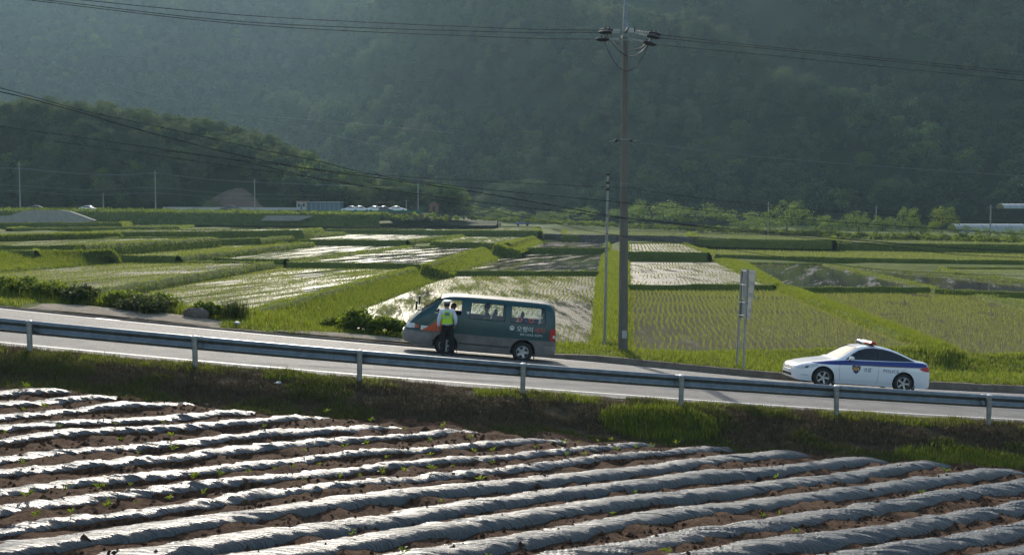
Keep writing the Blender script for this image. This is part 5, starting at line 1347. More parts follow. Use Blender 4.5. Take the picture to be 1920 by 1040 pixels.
car.rotation_euler = (-.035, math.atan(-sl), yw - .10)
OC = -2.41
def cpart(mb, name, mat, par=car, smooth=True):
    o = mb.build(name, mat, par, smooth); o.location.x += OC; return o
cb = SB.solid(.05).build('body', M_white, None, True)
cw = (.965, 3.76); RC = .332; cut = []
for wx in cw:
    for s in (-1, 1):
        cut.append(MB().tube([(wx, s * .62, RC + .015), (wx, s * 1.2, RC + .015)], RC + .055, 44).build('cut_arch', M_dark))
# lower air intake and grille recess
cut.append(MB().box((-.02, 0, .345), (.16, .92, .085)).build('cut_intake', M_dark))
apply_bool(cb, cut); cb.parent = car; cb.location.x += OC
DLO = [(1.72, 1.005, 1.015), (1.80, 1.008, 1.082), (2.0, 1.015, 1.222), (2.2, 1.022, 1.339), (2.45, 1.03, 1.418), (2.75, 1.04, 1.446), (3.05, 1.05, 1.434), (3.35, 1.06, 1.384), (3.65, 1.072, 1.294), (3.9, 1.082, 1.199), (4.1, 1.09, 1.126), (4.16, 1.094, 1.110)]
for s in (-1, 1):
    cpart(SB.strip_panel(smoothrows(DLO, 50), .006, s, 10), 'side_window', M_tint)
    cpart(SB.strip_panel([(x, 1.03, 1.38) for x in np.linspace(2.83, 2.91, 3)], .009, s, 8), 'door_pillar', M_dark)
    cpart(SB.strip_panel(smoothrows([(a, b - .016, b + .003) for a, b, c in DLO], 40), .010, s, 2), 'window_trim', M_chrome)
    # blue flank stripe sweeping from the bonnet edge to the tail
    cpart(SB.strip_panel(smoothrows([(.62, .815, .83), (.85, .80, .87), (1.15, .80, .91), (1.45, .81, .945), (1.75, .825, .985), (2.4, .85, 1.005), (3.2, .87, 1.035), (4.1, .90, 1.07), (4.45, .915, 1.065), (4.68, .925, 1.02)], 60), .004, s, 8), 'blue_stripe', M_blue)
    cpart(SB.strip_panel(smoothrows([(2.2, .835, .842), (2.9, .843, .860), (3.6, .865, .885), (4.35, .892, .912)], 30), .0035, s, 2), 'gold_stripe', pm('gold_vinyl', (.50, .36, .16), rough=.4) if s == -1 else MATS['gold_vinyl'])
    cpart(SB.strip_panel(smoothrows([(.10, .585, .60), (.22, .575, .655), (.40, .60, .715), (.60, .66, .765), (.78, .73, .80)], 20), .008, s, 6), 'headlight', M_lamp)
    hl = cpart(SB.strip_panel(smoothrows([(.34, .625, .66), (.40, .63, .69), (.46, .66, .70)], 6), .011, s, 3), 'headlight_reflector', M_dark)
    cpart(SB.strip_panel(smoothrows([(4.30, .86, .87), (4.45, .80, .93), (4.62, .78, .955), (4.74, .80, .93)], 14), .010, s, 6), 'tail_lamp', M_red)
    cpart(SB.strip_panel(smoothrows([(.22, .375, .39), (.30, .355, .41), (.40, .355, .41), (.48, .375, .39)], 8), .006, s, 3), 'fog_lamp', M_lamp)
    cpart(SB.strip_panel([(x, .315, .335) for x in np.linspace(1.45, 3.30, 24)], .012, s, 2), 'rub_strip', M_white)
    for pts_ in ([(1.52, .93), (1.50, .60), (1.55, .28)], [(2.86, 1.02), (2.86, .6), (2.84, .28)], [(3.93, 1.08), (3.80, .85), (3.42, .50), (3.36, .30)]):
        o = shut(pts_, B=SB, r=.004, s=s).build('door_gap', M_dark, car); o.location.x += OC
    for hx_ in (2.62, 3.70):
        cpart(MB().tube([(hx_ - .09, s * (SB.side(hx_ - .09, .80) + .005), .80), (hx_, s * (SB.side(hx_, .805) + .03), .806), (hx_ + .09, s * (SB.side(hx_ + .09, .81) + .005), .812)], .013, 6), 'door_handle', M_white)
    # mirror
    mb = MB(); mb.lathe([(0, -.12), (.05, -.11), (.075, -.05), (.08, .03), (.06, .085), (0, .10)], 14, 'x', (0, 0, 0)); mb.v = [(v[0] * .75 + 1.88, s * (SB.side(1.88, 1.0) + .10) + v[1] * 1.05, 1.06 + v[2] * .95) for v in mb.v]
    cpart(mb, 'mirror', M_white); cpart(MB().box((1.90, s * (SB.side(1.9, 1.0) + .02), 1.01), (.06, .12, .03)), 'mirror_arm', M_dark)
cpart(SB.top_panel(1.50, 2.20, .66, .52, .006), 'windscreen', M_tint)
cpart(SB.top_panel(3.42, 4.16, .50, .60, .006), 'rear_window', M_tint)
# bonnet gap lines and grille bars
for s in (-1, 1):
    cpart(MB().tube([(x, s * (SB.W(x) * .86 - .05), SB.top(x, SB.W(x) * .86 - .05) + .001) for x in np.linspace(.25, 1.42, 20)], .004, 5), 'bonnet_gap', M_dark)
V = []
for i, z in enumerate((.52, .565, .61, .655)):
    hw_ = .40 + .05 * i
    P_ = []
    for y in np.linspace(-hw_, hw_, 15):
        # find the nose position at this height and width
        lo, hi = 0.0, .5
        for _ in range(20):
            mid = (lo + hi) / 2
            if SB.side(mid, z) > abs(y) and np.interp(mid, SB.x, SB.zt) > z + .005: hi = mid
            else: lo = mid
        P_.append((hi - .006, y, z))
    cpart(MB().tube(P_, .011, 6), 'grille_bar', M_chrome if i in (0, 3) else M_dark)
pl = cpart(MB().box((-.012, 0, .455), (.02, .52, .11)), 'number_plate', M_plate, smooth=False)
cpart(MB().box((4.835, 0, .80), (.02, .52, .11)), 'number_plate', M_plate, smooth=False)
cpart(MB().box((.055, 0, .345), (.02, .88, .08)), 'air_intake', M_dark, smooth=False)
# light bar: blue lens left, white centre, red lens right
lb = empty('light_bar', (2.72 + OC, 0, 1.555), (0, 0, 0), car)
def lens(y0, y1, mat, nm, h=.105, dx=.0):
    mb = MB(); prof = [(-.13, .02), (-.125, .07), (-.08, h), (.07, h), (.12, .07), (.13, .02)]
    V = []; ys = np.linspace(y0, y1, 5)
    for y in ys:
        k = 1 - .25 * (abs(y) / .62) ** 3
        V += [(a * k + dx * abs(y), y, b) for a, b in prof]
    mb.add(V, [(i * 6 + j, (i + 1) * 6 + j, (i + 1) * 6 + j + 1, i * 6 + j + 1) for i in range(4) for j in range(5)] + [tuple(range(6)), tuple(24 + j for j in range(6))])
    mb.build(nm, mat, lb, False)
lens(.16, .62, M_bluelamp, 'blue_lens'); lens(-.62, -.16, M_red, 'red_lens'); lens(-.155, .155, M_whiteprint, 'centre_housing', .125)
MB().box((0, 0, .015), (.24, 1.2, .03)).build('base', M_dark, lb); 
for s in (-1, 1): MB().box((0, s * .50, -.02), (.10, .06, .07)).build('foot', M_dark, lb)
for wx in cw:
    for s in (-1, 1):
        w_ = wheel('wheel', car, (wx + OC, s * .80, RC), RC, .215, .218, 5, s, True)
cpart(MB().box((2.4, 0, .235), (3.6, 1.45, .09)), 'underbody', M_dark, smooth=False)
cpart(MB().box((1.36, -.80, .20), (.02, .2, .2)).box((4.16, -.78, .20), (.02, .2, .2)), 'mud_flap', M_dark, smooth=False)
# lettering and crest
def ctext(t, size, x0, z0, w, mat=M_navy):
    o = side_text(SB, t, size, x0, z0, w, mat, 'lettering', car, .006)
    if o: o.location.x += OC
ctext('경찰', .15, 2.34, .655, .26, M_blue); ctext('POLICE', .150, 3.03, .675, .53)
def onside(pts, off, mat, name):
    V = [(x, -(SB.side(x, z) + off), z) for x, z in pts]; return cpart(MB().add(V, [tuple(range(len(V)))]), name, mat, smooth=False)
cx_, cz_ = 2.08, .71
sh = [(-.15, .105), (-.09, .125), (0, .11), (.09, .125), (.15, .105), (.145, .02), (.11, -.06), (.06, -.12), (0, -.16), (-.06, -.12), (-.11, -.06), (-.145, .02)]
onside([(cx_ + a, cz_ + b) for a, b in sh], .006, M_navy, 'crest_shield')
onside([(cx_ + a, cz_ + b) for a, b in [(-.12, .085), (-.05, .05), (0, .08), (.05, .05), (.12, .085), (.075, .0), (.03, -.03), (0, -.08), (-.03, -.03), (-.075, 0)]], .009, M_gold, 'crest_eagle')
onside([(cx_ + a * .5, cz_ + .02 + b * .5) for a, b in [(0, .1), (.03, .03), (.1, .03), (.04, -.02), (.06, -.09), (0, -.05), (-.06, -.09), (-.04, -.02), (-.1, .03), (-.03, .03)]], .011, M_orange, 'crest_flower')
for s in (-1, 1): onside([(cx_ + s * .085 + .02 * math.cos(a), cz_ - .025 + .02 * math.sin(a)) for a in np.linspace(0, 6.28, 12, endpoint=False)], .010, M_whiteprint, 'crest_rose')

# ------------------------------------------------------------------ police officer at the van window
oX = (838 - 960) / F_PX * 33.35; oY = 33.35
off = empty('person', (oX, oY, float(zr(oX) + road_dz(oY - Yr(oX), oX))), (0, 0, R(4)))
tag(off, 'officer in white cap and lime vest talking at the van window', 'person')
LG = []
def chain(L, R_, mat, name, sub=2, par=off):
    V = []; E = []; rd = []
    for i, (p_, r_) in enumerate(zip(L, R_)): V.append(p_); rd.append(r_); E.append((i - 1, i)) if i else None
    return skin_obj(name, V, E, rd, mat, par, 0, sub)
# continuous body
BVv = [(0, 0, .95), (0, .01, 1.12), (0, .02, 1.30), (0, .03, 1.43), (0, .04, 1.50), (0, .06, 1.55), (0, .075, 1.63), (0, .065, 1.70)]
BR = [(.155, .115), (.145, .105), (.175, .115), (.10, .09), .058, .075, (.082, .098), .068]; BE = [(i, i + 1) for i in range(7)]
for s in (-1, 1):
    i0 = len(BVv)
    AR = [(s * .185, .02, 1.415), (s * .265, -.02, 1.15), (s * .275, .06, .93), (s * .272, .085, .86)] if s < 0 else [(.185, .02, 1.415), (.275, -.03, 1.16), (.25, .10, .97), (.235, .145, .92)]
    BVv += AR; BR += [.072, .052, .037, .033]; BE += [(3, i0), (i0, i0 + 1), (i0 + 1, i0 + 2), (i0 + 2, i0 + 3)]
    i0 = len(BVv); BVv += [(s * .10, 0, .86), (s * .135, .03, .50), (s * .15, -.02, .10), (s * .165, .12, .04)]; BR += [.105, .072, .050, .042]; BE += [(0, i0), (i0, i0 + 1), (i0 + 1, i0 + 2), (i0 + 2, i0 + 3)]
ob = skin_obj('body', BVv, BE, BR, M_skin, off); ob.data.materials.append(M_shirt); ob.data.materials.append(M_trouser)
for q in ob.data.polygons: q.material_index = 2 if (q.center.z < 1.0 and abs(q.center.x) < .225) else 1 if (q.center.z < 1.47 and abs(q.center.x) < .2) else 0
g = lambda r_, k: (tuple(x + k for x in r_) if hasattr(r_, '__len__') else r_ + k)
# shirt with long sleeves
sv = [(0, 0, .90)] + BVv[1:4] + [BVv[4]]; sr = [g(BR[i], .014) for i in range(4)] + [.062]; se = [(0, 1), (1, 2), (2, 3), (3, 4)]
for i0 in (8, 16):
    j = len(sv); sv += [BVv[i0], BVv[i0 + 1], BVv[i0 + 2]]; sr += [BR[i0] + .012, BR[i0 + 1] + .016, BR[i0 + 2] + .016]; se += [(3, j), (j, j + 1), (j + 1, j + 2)]
skin_obj('shirt', sv, se, sr, M_shirt, off)
tv = [(0, 0, 1.0)]; tr = [(.168, .128)]; te = []
for i0 in (12, 20):
    j = len(tv); tv += [BVv[i0], BVv[i0 + 1], (BVv[i0 + 2][0], BVv[i0 + 2][1], .07)]; tr += [.122, .098, .088]; te += [(0, j), (j, j + 1), (j + 1, j + 2)]
skin_obj('trousers', tv, te, tr, M_trouser, off)
for i0 in (12, 20):
    x_ = BVv[i0 + 2][0]; chain([(x_, -.06, .05), (x_, .04, .055), (x_ * 1.05, .17, .04)], [.05, .05, .042], M_shoe, 'shoe')
# vest: lofted panel round the chest
def vest_ring(z, a, b, c): return [(math.cos(t) * a, c + math.sin(t) * b, z) for t in np.linspace(0, 2 * math.pi, 33)[:-1]]
lv = [(1.00, .182, .142, .0), (1.08, .176, .138, .005), (1.18, .178, .138, .012), (1.28, .190, .142, .018), (1.36, .188, .138, .022), (1.43, .150, .115, .028), (1.475, .10, .085, .035)]
mb = MB(); V = []
for z, a, b, c in lv: V += vest_ring(z, a, b, c)
mb.add(V, [(i * 32 + k, i * 32 + (k + 1) % 32, (i + 1) * 32 + (k + 1) % 32, (i + 1) * 32 + k) for i in range(len(lv) - 1) for k in range(32)])
vest = mb.build('vest', M_vest, off, True)
def band(z0, z1, mat, k=1.02, nm='reflective_band'):
    def at(z): return [float(np.interp(z, [q[0] for q in lv], [q[i] for q in lv])) for i in (1, 2, 3)]
    V = []
    for z in (z0, z1):
        a, b, c = at(z); V += vest_ring(z, a * k, b * k, c)
    MB().add(V, [(i, (i + 1) % 32, 32 + (i + 1) % 32, 32 + i) for i in range(32)]).build(nm, mat, vest, True)
band(1.205, 1.235, M_vestband); band(1.00, 1.03, M_vestband)
mb = MB().box((.0, -.128, 1.335), (.15, .012, .105)); mb.build('back_label', pm('vest_label', (.12, .17, .20), rough=.4), vest)
MB().lathe([(.168, .955), (.172, .985)], 30, 'z').build('belt', M_dark, off, True)
# hair, cap with dark band
MB().lathe([(.0, .10), (.06, .085), (.09, .04), (.094, -.03), (.075, -.075)], 20, 'z', (0, .055, 1.64)).build('hair', M_hair, off, True)
cp_ = MB().lathe([(0, .135), (.09, .132), (.135, .115), (.14, .095), (.105, .055)], 24, 'z', (0, .07, 1.635)).build('cap', pm('cap_white', (.74, .74, .72), rough=.6), off, True)
MB().lathe([(.104, .062), (.106, .02)], 24, 'z', (0, .07, 1.635)).build('cap_band', M_dark, cp_, True)
MB().box((0, .20, 1.655), (.16, .10, .012), Matrix.Rotation(R(-18), 3, 'X')).build('cap_visor', M_dark, cp_)
head_features(off, (0, .078, 1.635), (0, 1, 0), M_skin)
# hands with fingers
def hand(w, d, s):
    w = Vector(w); d = Vector(d).normalized(); sd_ = Vector((0, 1, 0)) if abs(d.y) < .7 else Vector((1, 0, 0)); sd_ = (sd_ - d * sd_.dot(d)).normalized(); nn = d.cross(sd_)
    V = [w, w + d * .05, w + d * .09]; rd = [.026, (.034, .02), (.036, .018)]; E = [(0, 1), (1, 2)]
    for k in range(4):
        b = w + d * .09 + sd_ * (-.027 + .018 * k); i = len(V); L = (.07, .08, .075, .06)[k]
        V += [b, b + d * L * .5 + nn * .010 * s, b + d * L * .85 + nn * .032 * s]; rd += [.0095, .0085, .007]; E += [(2, i), (i, i + 1), (i + 1, i + 2)]
    i = len(V); b = w + d * .035 + sd_ * .035; V += [b, b + d * .035 + sd_ * .022, b + d * .065 + sd_ * .020 + nn * .015 * s]; rd += [.012, .010, .008]; E += [(1, i), (i, i + 1), (i + 1, i + 2)]
    skin_obj('hand', V, E, rd, M_skin, off)
hand(BVv[11], Vector(BVv[11]) - Vector(BVv[10]), 1); hand(BVv[19], Vector(BVv[19]) - Vector(BVv[18]), -1)
# ------------------------------------------------------------------ utility pole
pY = 39.4
b = aty(1168, 648, pY); pX = b[0]; zb = verge_z(pX, pY); 
def pz(py): return aty(1168, py, pY)[2]
pole = empty('utility_pole', (pX, pY, zb)); tag(pole, 'tall tapered concrete utility pole beside the road', 'utility pole')
H = pz(-40) - zb
lean = (aty(1173, 0, pY)[0] - pX) / (pz(0) - zb)
def pp(z, dx=0, dy=0): return (lean * (z - zb) + dx, dy, z - zb)
MB().tube([pp(zb - .8), pp(zb), pp(zb + 4), pp(zb + 8), pp(pz(62))], [.19, .185, .16, .132, .105], 20).build('shaft', M_poleconc, pole, True)
MB().tube([pp(pz(70)), pp(pz(48)), pp(pz(0)), pp(pz(-60))], [.115, .10, .055, .045], 12).build('top_extension', M_galv, pole, True)
for py in (62, 76, 262, 345, 352): MB().lathe([(.0, 0)] + [(.150 if py > 200 else .125, -.03), (.150 if py > 200 else .125, .03)], 16, 'z', pp(pz(py))).build('band', M_galv, pole, True)
# number plates near the foot
MB().box((pp(zb + .62)[0] + .03, -.19, .62), (.17, .012, .30)).build('number_plate', pm('pole_plate', (.42, .45, .43), (.30, .33, .32), scale=12, rough=.6), pole)
for z in np.arange(2.2, 11, .45):
    s = 1 if int(z / .45) % 2 else -1
    MB().tube([pp(zb + z, s * .10), pp(zb + z, s * .27)], .010, 6).build('step_bolt', M_galv, pole)
# crossarm towards and away from the camera, insulator strings and dead-end clamps left and right
arm = MB().box(pp(pz(61), 0, 0), (.08, 2.2, .08)).build('crossarm', M_galv, pole)
MB().box(pp(pz(57), .18, 0), (.26, .12, .16)).build('bracket', M_polymer, pole); MB().tube([pp(pz(52), .30, 0), pp(pz(60), .32, 0)], .06, 8).build('bracket_cap', M_dark, pole)
PHASES = [(-.55, 0), (.0, 4), (.75, 0)]
def strain(px0, py0, px1, py1, dy, name='insulator'):
    a = Vector(aty(px0, py0, pY + dy)) - pole.location; c = Vector(aty(px1, py1, pY + dy)) - pole.location
    d = c - a; n = 9; mb = MB(); pts = []; rd = []
    for k in range(n):
        for q, r_ in ((0, .014), (.25, .014), (.35, .045), (.55, .045), (.65, .014)):
            pts.append(a + d * ((k + q) / n)); rd.append(r_)
    mb.tube(pts, rd, 10); mb.build(name, M_polymer, pole, True)
    e = c; dn = d.normalized(); mb = MB(); mb.tube([e - dn * .02, e + dn * .12, e + dn * .34, e + dn * .46], [.05, .085, .075, .03], 8)
    for q in (.1, .26): mb.tube([e + dn * q, e + dn * q + Vector((0, 0, .13))], [.035, .025], 6)
    mb.build('line_clamp', M_dark, pole, True); return e + dn * .46
CL = {}
CL['L0'] = strain(1163, 57, 1148, 57, .55); CL['L1'] = strain(1163, 61, 1146, 61, -.35); CL['L2'] = strain(1160, 74, 1141, 74, -.9)
CL['R0'] = strain(1192, 58, 1217, 62, .55); CL['R1'] = strain(1190, 62, 1214, 67, -.35); CL['R2'] = strain(1186, 74, 1207, 79, -.9)
def tube_curve(P, r, mat, name, parent=None, n=6, step=None):
    C, s = resample(np.array([list(p) for p in P]), step or 1.0); return MB().tube([tuple(c) for c in C], r, n, True).build(name, mat, parent, True)
def jump(a, b, sag, name='jumper_cable'):
    a = Vector(a); b = Vector(b); P = [a.lerp(b, t) - Vector((0, 0, sag * 4 * t * (1 - t))) for t in np.linspace(0, 1, 13)]
    MB().tube(P, .018, 8).build(name, M_cable, pole, True)
for q, sg in (('0', .62), ('1', .72), ('2', 1.0)): jump(CL['L' + q] + Vector((.3, 0, -.04)), CL['R' + q] - Vector((.3, 0, .04)), sg)
# low-voltage insulators half way up
for s, px in ((-1, 1155), (1, 1184)):
    c = Vector(aty(px, 264, pY)) - pole.location
    mb = MB().tube([pp(pz(264), s * .14), c], .014, 6).lathe([(0, -.06), (.04, -.05), (.06, -.01), (.04, .0), (.06, .03), (.035, .06), (0, .065)], 12, 'z', c); mb.build('spool_insulator', M_dark, pole, True)
    MB().tube([c, c + Vector((s * .28, 0, .02 * s))], [.02, .006], 6).build('tie_clamp', M_polymer, pole, True)

# ------------------------------------------------------------------ wires
def wire(pxs, Ys, r, mat, label, name='power_line', group=None, cat='cable'):
    P = [aty(x, y, Y) for (x, y), Y in zip(pxs, np.interp([q[0] for q in pxs], *Ys))]
    C, s = resample(P, .8); o = MB().tube([tuple(c) for c in C], r, 6).build(name, mat, None, True); tag(o, label, cat, group); return o
Lw = lambda e: tuple(np.array(e) + np.array(pole.location))
def span(start, pxs, Yend, r, mat, label, group):
    """from a clamp through pixel points at depths running to Yend"""
    s = np.array(Lw(start)); x0 = 960 + F_PX * s[0] / s[1]
    P = [s]
    for x, y in pxs:
        t = (x - x0) / (pxs[-1][0] - x0); P.append(aty(x, y, s[1] + (Yend - s[1]) * t))
    C, q = resample(P, .8); o = MB().tube([tuple(c) for c in C], r, 6).build('power_line', mat, None, True); tag(o, label, 'cable', group)
span(CL['L0'], [(960, 54), (500, 32), (150, 0), (-200, -36)], 36, .013, M_cable, 'upper bare conductor running left from the pole top', 'high voltage conductors')
span(CL['L1'], [(960, 61), (480, 43), (90, 1), (-200, -32)], 35, .013, M_cable, 'middle bare conductor running left from the pole top', 'high voltage conductors')
span(CL['L2'], [(960, 71), (480, 48), (50, 0), (-200, -28)], 34.5, .013, M_cable, 'lowest conductor running left from the pole top', 'high voltage conductors')
span(CL['R0'], [(1410, 85), (1610, 105), (1920, 136), (2200, 163)], 44, .013, M_cable, 'upper conductor running right from the pole top', 'high voltage conductors')
span(CL['R1'], [(1410, 89), (1610, 109), (1920, 141), (2200, 168)], 43, .013, M_cable, 'middle conductor running right from the pole top', 'high voltage conductors')
span(CL['R2'], [(1410, 101), (1610, 121), (1920, 152), (2200, 178)], 42, .013, M_cable, 'lowest conductor running right from the pole top', 'high voltage conductors')
YS = ([-300, 1165, 2200], [36, 39.15, 42])
wire([(-300, 92), (0, 165), (165, 210), (270, 232), (410, 263), (490, 281), (600, 303), (713, 330), (900, 354), (1100, 373), (1313, 394), (1527, 413), (1920, 439), (2200, 455)], YS, .014, M_cable, 'black communication cable sagging past the pole, topmost of the low bundle')
wire([(-300, 108), (0, 172), (155, 212), (220, 232), (300, 254), (435, 288), (560, 314), (713, 334), (833, 351), (933, 367), (1137, 403), (1164, 408), (1356, 428), (1548, 445), (1783, 464), (1920, 471), (2200, 486)], YS, .020, M_cable, 'thick black cable of the low bundle crossing the pole')
wire([(-300, 196), (0, 237), (270, 275), (450, 302), (593, 335), (733, 357), (900, 379), (1137, 406), (1202, 412), (1356, 431), (1484, 443), (1655, 460), (1783, 476), (1920, 483), (2200, 497)], YS, .014, M_cable, 'loosely hanging black cable of the low bundle')
wire([(100, 265), (240, 284), (420, 310), (640, 341), (733, 360), (867, 385), (1033, 417), (1143, 439), (1356, 466), (1634, 503), (1920, 518), (2200, 530)], YS, .011, M_cable, 'lowest thin black cable dipping behind the sign')
wire([(300, 282), (480, 304), (640, 322), (800, 334), (1137, 351), (1164, 349), (1271, 366), (1506, 392), (1920, 419), (2200, 436)], YS, .010, M_cable, 'thin black service wire running to the slim steel pole')
# distant lines
far1 = ([-100, 900], [150, 230])
wire([(40, 100), (150, 140), (250, 168), (370, 197), (480, 222), (560, 240), (660, 262), (760, 282)], far1, .045, M_bare, 'pale distant transmission wire sloping across the mountainside')
wire([(380, 209), (460, 216), (560, 223), (640, 230), (740, 239), (850, 249)], far1, .045, M_bare, 'faint distant wire below the sloping transmission wire')
wire([(1200, 268), (1420, 293), (1640, 311), (1920, 330), (2100, 342)], ([1200, 2100], [300, 260]), .035, M_bare, 'faint wire crossing the dark slope at the right')
FW = ([-100, 800], [250, 262])
wire([(-60, 316), (38, 316), (100, 322), (170, 327), (240, 328), (292, 325), (400, 337), (560, 345), (760, 352)], FW, .05, M_bare, 'pale roadside wire strung between the distant poles')
wire([(-60, 346), (38, 348), (160, 356), (292, 352), (420, 362), (600, 366)], FW, .03, M_bare, 'second roadside wire low on the distant poles')
wire([(-60, 357), (38, 358), (160, 366), (292, 362), (420, 371), (600, 374)], FW, .03, M_bare, 'lowest roadside wire on the distant poles')

# ------------------------------------------------------------------ slim steel pole
sY = 41.0; b = aty(1133, 640, sY); t = aty(1140, 325, sY); z0 = verge_z(b[0], sY) - .3
sp_ = empty('steel_pole', (b[0], sY, z0)); tag(sp_, 'slim grey steel pole just left of the utility pole', 'pole')
T_ = Vector(t) - sp_.location; MB().tube([(0, 0, 0), T_ * .5, T_], [.06, .055, .04], 12).build('shaft', M_post, sp_, True)
for py in (327, 341, 352): 
    q = T_ * ((640 - py) / 315.0); MB().lathe([(0, -.06), (.075, -.05), (.09, 0), (.075, .05), (0, .06)], 10, 'z', q).build('insulator', M_dark, sp_, True)

# ------------------------------------------------------------------ road sign seen from behind
gY = 37.9
b1 = aty(1382, 671, gY + .25); b2 = aty(1394, 677, gY - .35)
sg = empty('road_sign', (b1[0] + .1, gY, verge_z(b1[0], gY) - .05)); tag(sg, 'back of a grey steel road sign on two leaning posts', 'road sign')
def sp3(px, py, Y): return Vector(aty(px, py, Y)) - sg.location
Ya, Yb_ = gY + .55, gY - .55
MB().tube([sp3(1382, 684, Ya), sp3(1391, 504, Ya)], .045, 12).build('post', M_post, sg, True)
MB().tube([sp3(1394, 690, Yb_), sp3(1402, 503, Yb_)], .047, 12).build('post', M_post, sg, True)
def panel(c0, c1, c2, c3, nm, mat):
    P = [Vector(q) for q in (c0, c1, c2, c3)]; n = (P[1] - P[0]).cross(P[3] - P[0]).normalized() * .018
    MB().add([q for q in P] + [q + n for q in P], [(0, 1, 2, 3), (7, 6, 5, 4), (0, 4, 5, 1), (1, 5, 6, 2), (2, 6, 7, 3), (3, 7, 4, 0)]).build(nm, mat, sg)
panel(sp3(1390, 505, Ya + .28), sp3(1417, 507, Yb_ - .30), sp3(1411, 562, Yb_ - .30), sp3(1388, 557, Ya + .28), 'panel', M_signback)
panel(sp3(1388, 560, Ya + .2), sp3(1410, 563, Yb_ - .2), sp3(1406, 599, Yb_ - .2), sp3(1386, 594, Ya + .2), 'panel', M_signback)
for py in (507, 533, 566, 590):
    MB().tube([sp3(1390 - (py - 507) * .05, py, Ya - .02), sp3(1406 - (py - 507) * .05, py + 2, Yb_ - .06)], .018, 6).build('rail', M_galv, sg)

# ------------------------------------------------------------------ far side: road, walls, poles, cars, huts
# raised far road at the left with concrete retaining wall
fr = np.linspace(-230, -30, 60)
def fzt(X): return np.interp(X, [-230, -110, -30], [6.5, 6.4, 5.6])
A = np.zeros((60, 5, 3))
for j, (Y, dz) in enumerate([(232, -3.0), (233, -.3), (235, .0), (255, .1), (272, .5)]):
    A[:, j, 0] = fr; A[:, j, 1] = Y + (fr + 130) * .06; A[:, j, 2] = fzt(fr) + dz
V, Fq = loft(A); o = np_obj('far_road', V, Fq, M_turf, smooth=True); tag(o, 'raised distant road at the foot of the wooded hill', 'road', kind='structure')
FRV, FRF = V, Fq
grass_on(V, Fq, 6, 'far_grass', 'rough grass along the distant raised road', FO_bush, (.3, .9), .05, .0008, .6, 4, 1, lambda P: P[:, 1] < 243, 12000, .3)
A[:, 2:4, 2] += .06; V, Fq = loft(A[:, 2:4] + [0, 4, 0]); o = np_obj('far_road_surface', V, Fq, M_asphalt); tag(o, 'strip of distant asphalt under the parked cars', 'road', kind='structure')
def quad_wall(pts, thick, mat, name, label, cat):
    P = [Vector(p) for p in pts]; n = len(P); off_ = Vector((0, thick, 0))
    MBx = MB().add([p for p in P] + [p + off_ for p in P], [tuple(range(n)), tuple(range(2 * n - 1, n - 1, -1))] + [(i, i + n, (i + 1) % n + n, (i + 1) % n) for i in range(n)]); o = MBx.build(name, mat); tag(o, label, cat); return o
wY = 226
quad_wall([aty(x, y, wY) for x, y in [(-120, 418), (160, 417), (178, 413), (130, 396), (112, 394), (45, 394), (20, 404), (-120, 405)]], 1.0, M_conc, 'retaining_wall', 'pale concrete retaining wall below the distant road', 'wall')
quad_wall([aty(x, y, 236) for x, y in [(488, 414), (560, 414), (590, 404), (500, 404)]], .8, M_conc, 'retaining_wall', 'short grey concrete wall left of the blue building', 'wall')
quad_wall([aty(x, y, 247) for x, y in [(590, 412), (795, 412), (790, 399), (590, 398)]], .8, M_stone, 'retaining_wall', 'dark stone wall below the distant car park', 'wall')
quad_wall([aty(x, y, 258) for x, y in [(306, 394), (556, 395), (556, 389), (306, 388)]], .3, M_roofgrey, 'roadside_barrier', 'long pale barrier along the distant road', 'barrier')
fence = empty('mesh_fence', aty(700, 400, 249)); tag(fence, 'green mesh fence in front of the distant parked cars', 'fence')
f0 = fence.location
for k in range(10):
    xa = 602 + k * 19; P = [Vector(aty(xa, 401, 249)) - f0, Vector(aty(xa + 18.5, 401, 249)) - f0, Vector(aty(xa + 18.5, 394.5, 249)) - f0, Vector(aty(xa, 394.5, 249)) - f0]
    MB().add(P + [p + Vector((0, .05, 0)) for p in P], [(0, 1, 2, 3), (7, 6, 5, 4), (0, 4, 5, 1), (1, 5, 6, 2), (2, 6, 7, 3), (3, 7, 4, 0)]).build('panel', M_green, fence)
# bare earth scar on the hill foot
rows = []
Xc = (430 - 960) / F_PX * 268
for j in range(15):
    t = j / 14; row = []; Y0 = 260 + t * 15
    for i in range(21):
        u = i / 20 * 2 - 1; X0 = Xc + u * 14.5 * (1 - t) ** .8 + t * 1.5; e_ = 1 - abs(u) ** 4
        row.append((X0, Y0, float(hill_z(np.array(X0), np.array(Y0))) - .6 + 1.9 * e_ * (1 - t ** 6) + float(fbm(i * .7, j * .7) - .5) * 1.0))
    rows.append(row)
V, Fq = loft(np.array(rows)); o = np_obj('earth_scar', V, Fq, M_scar, smooth=True); tag(o, 'reddish bare earth cut into the foot of the wooded hill', 'bare slope', kind='structure')

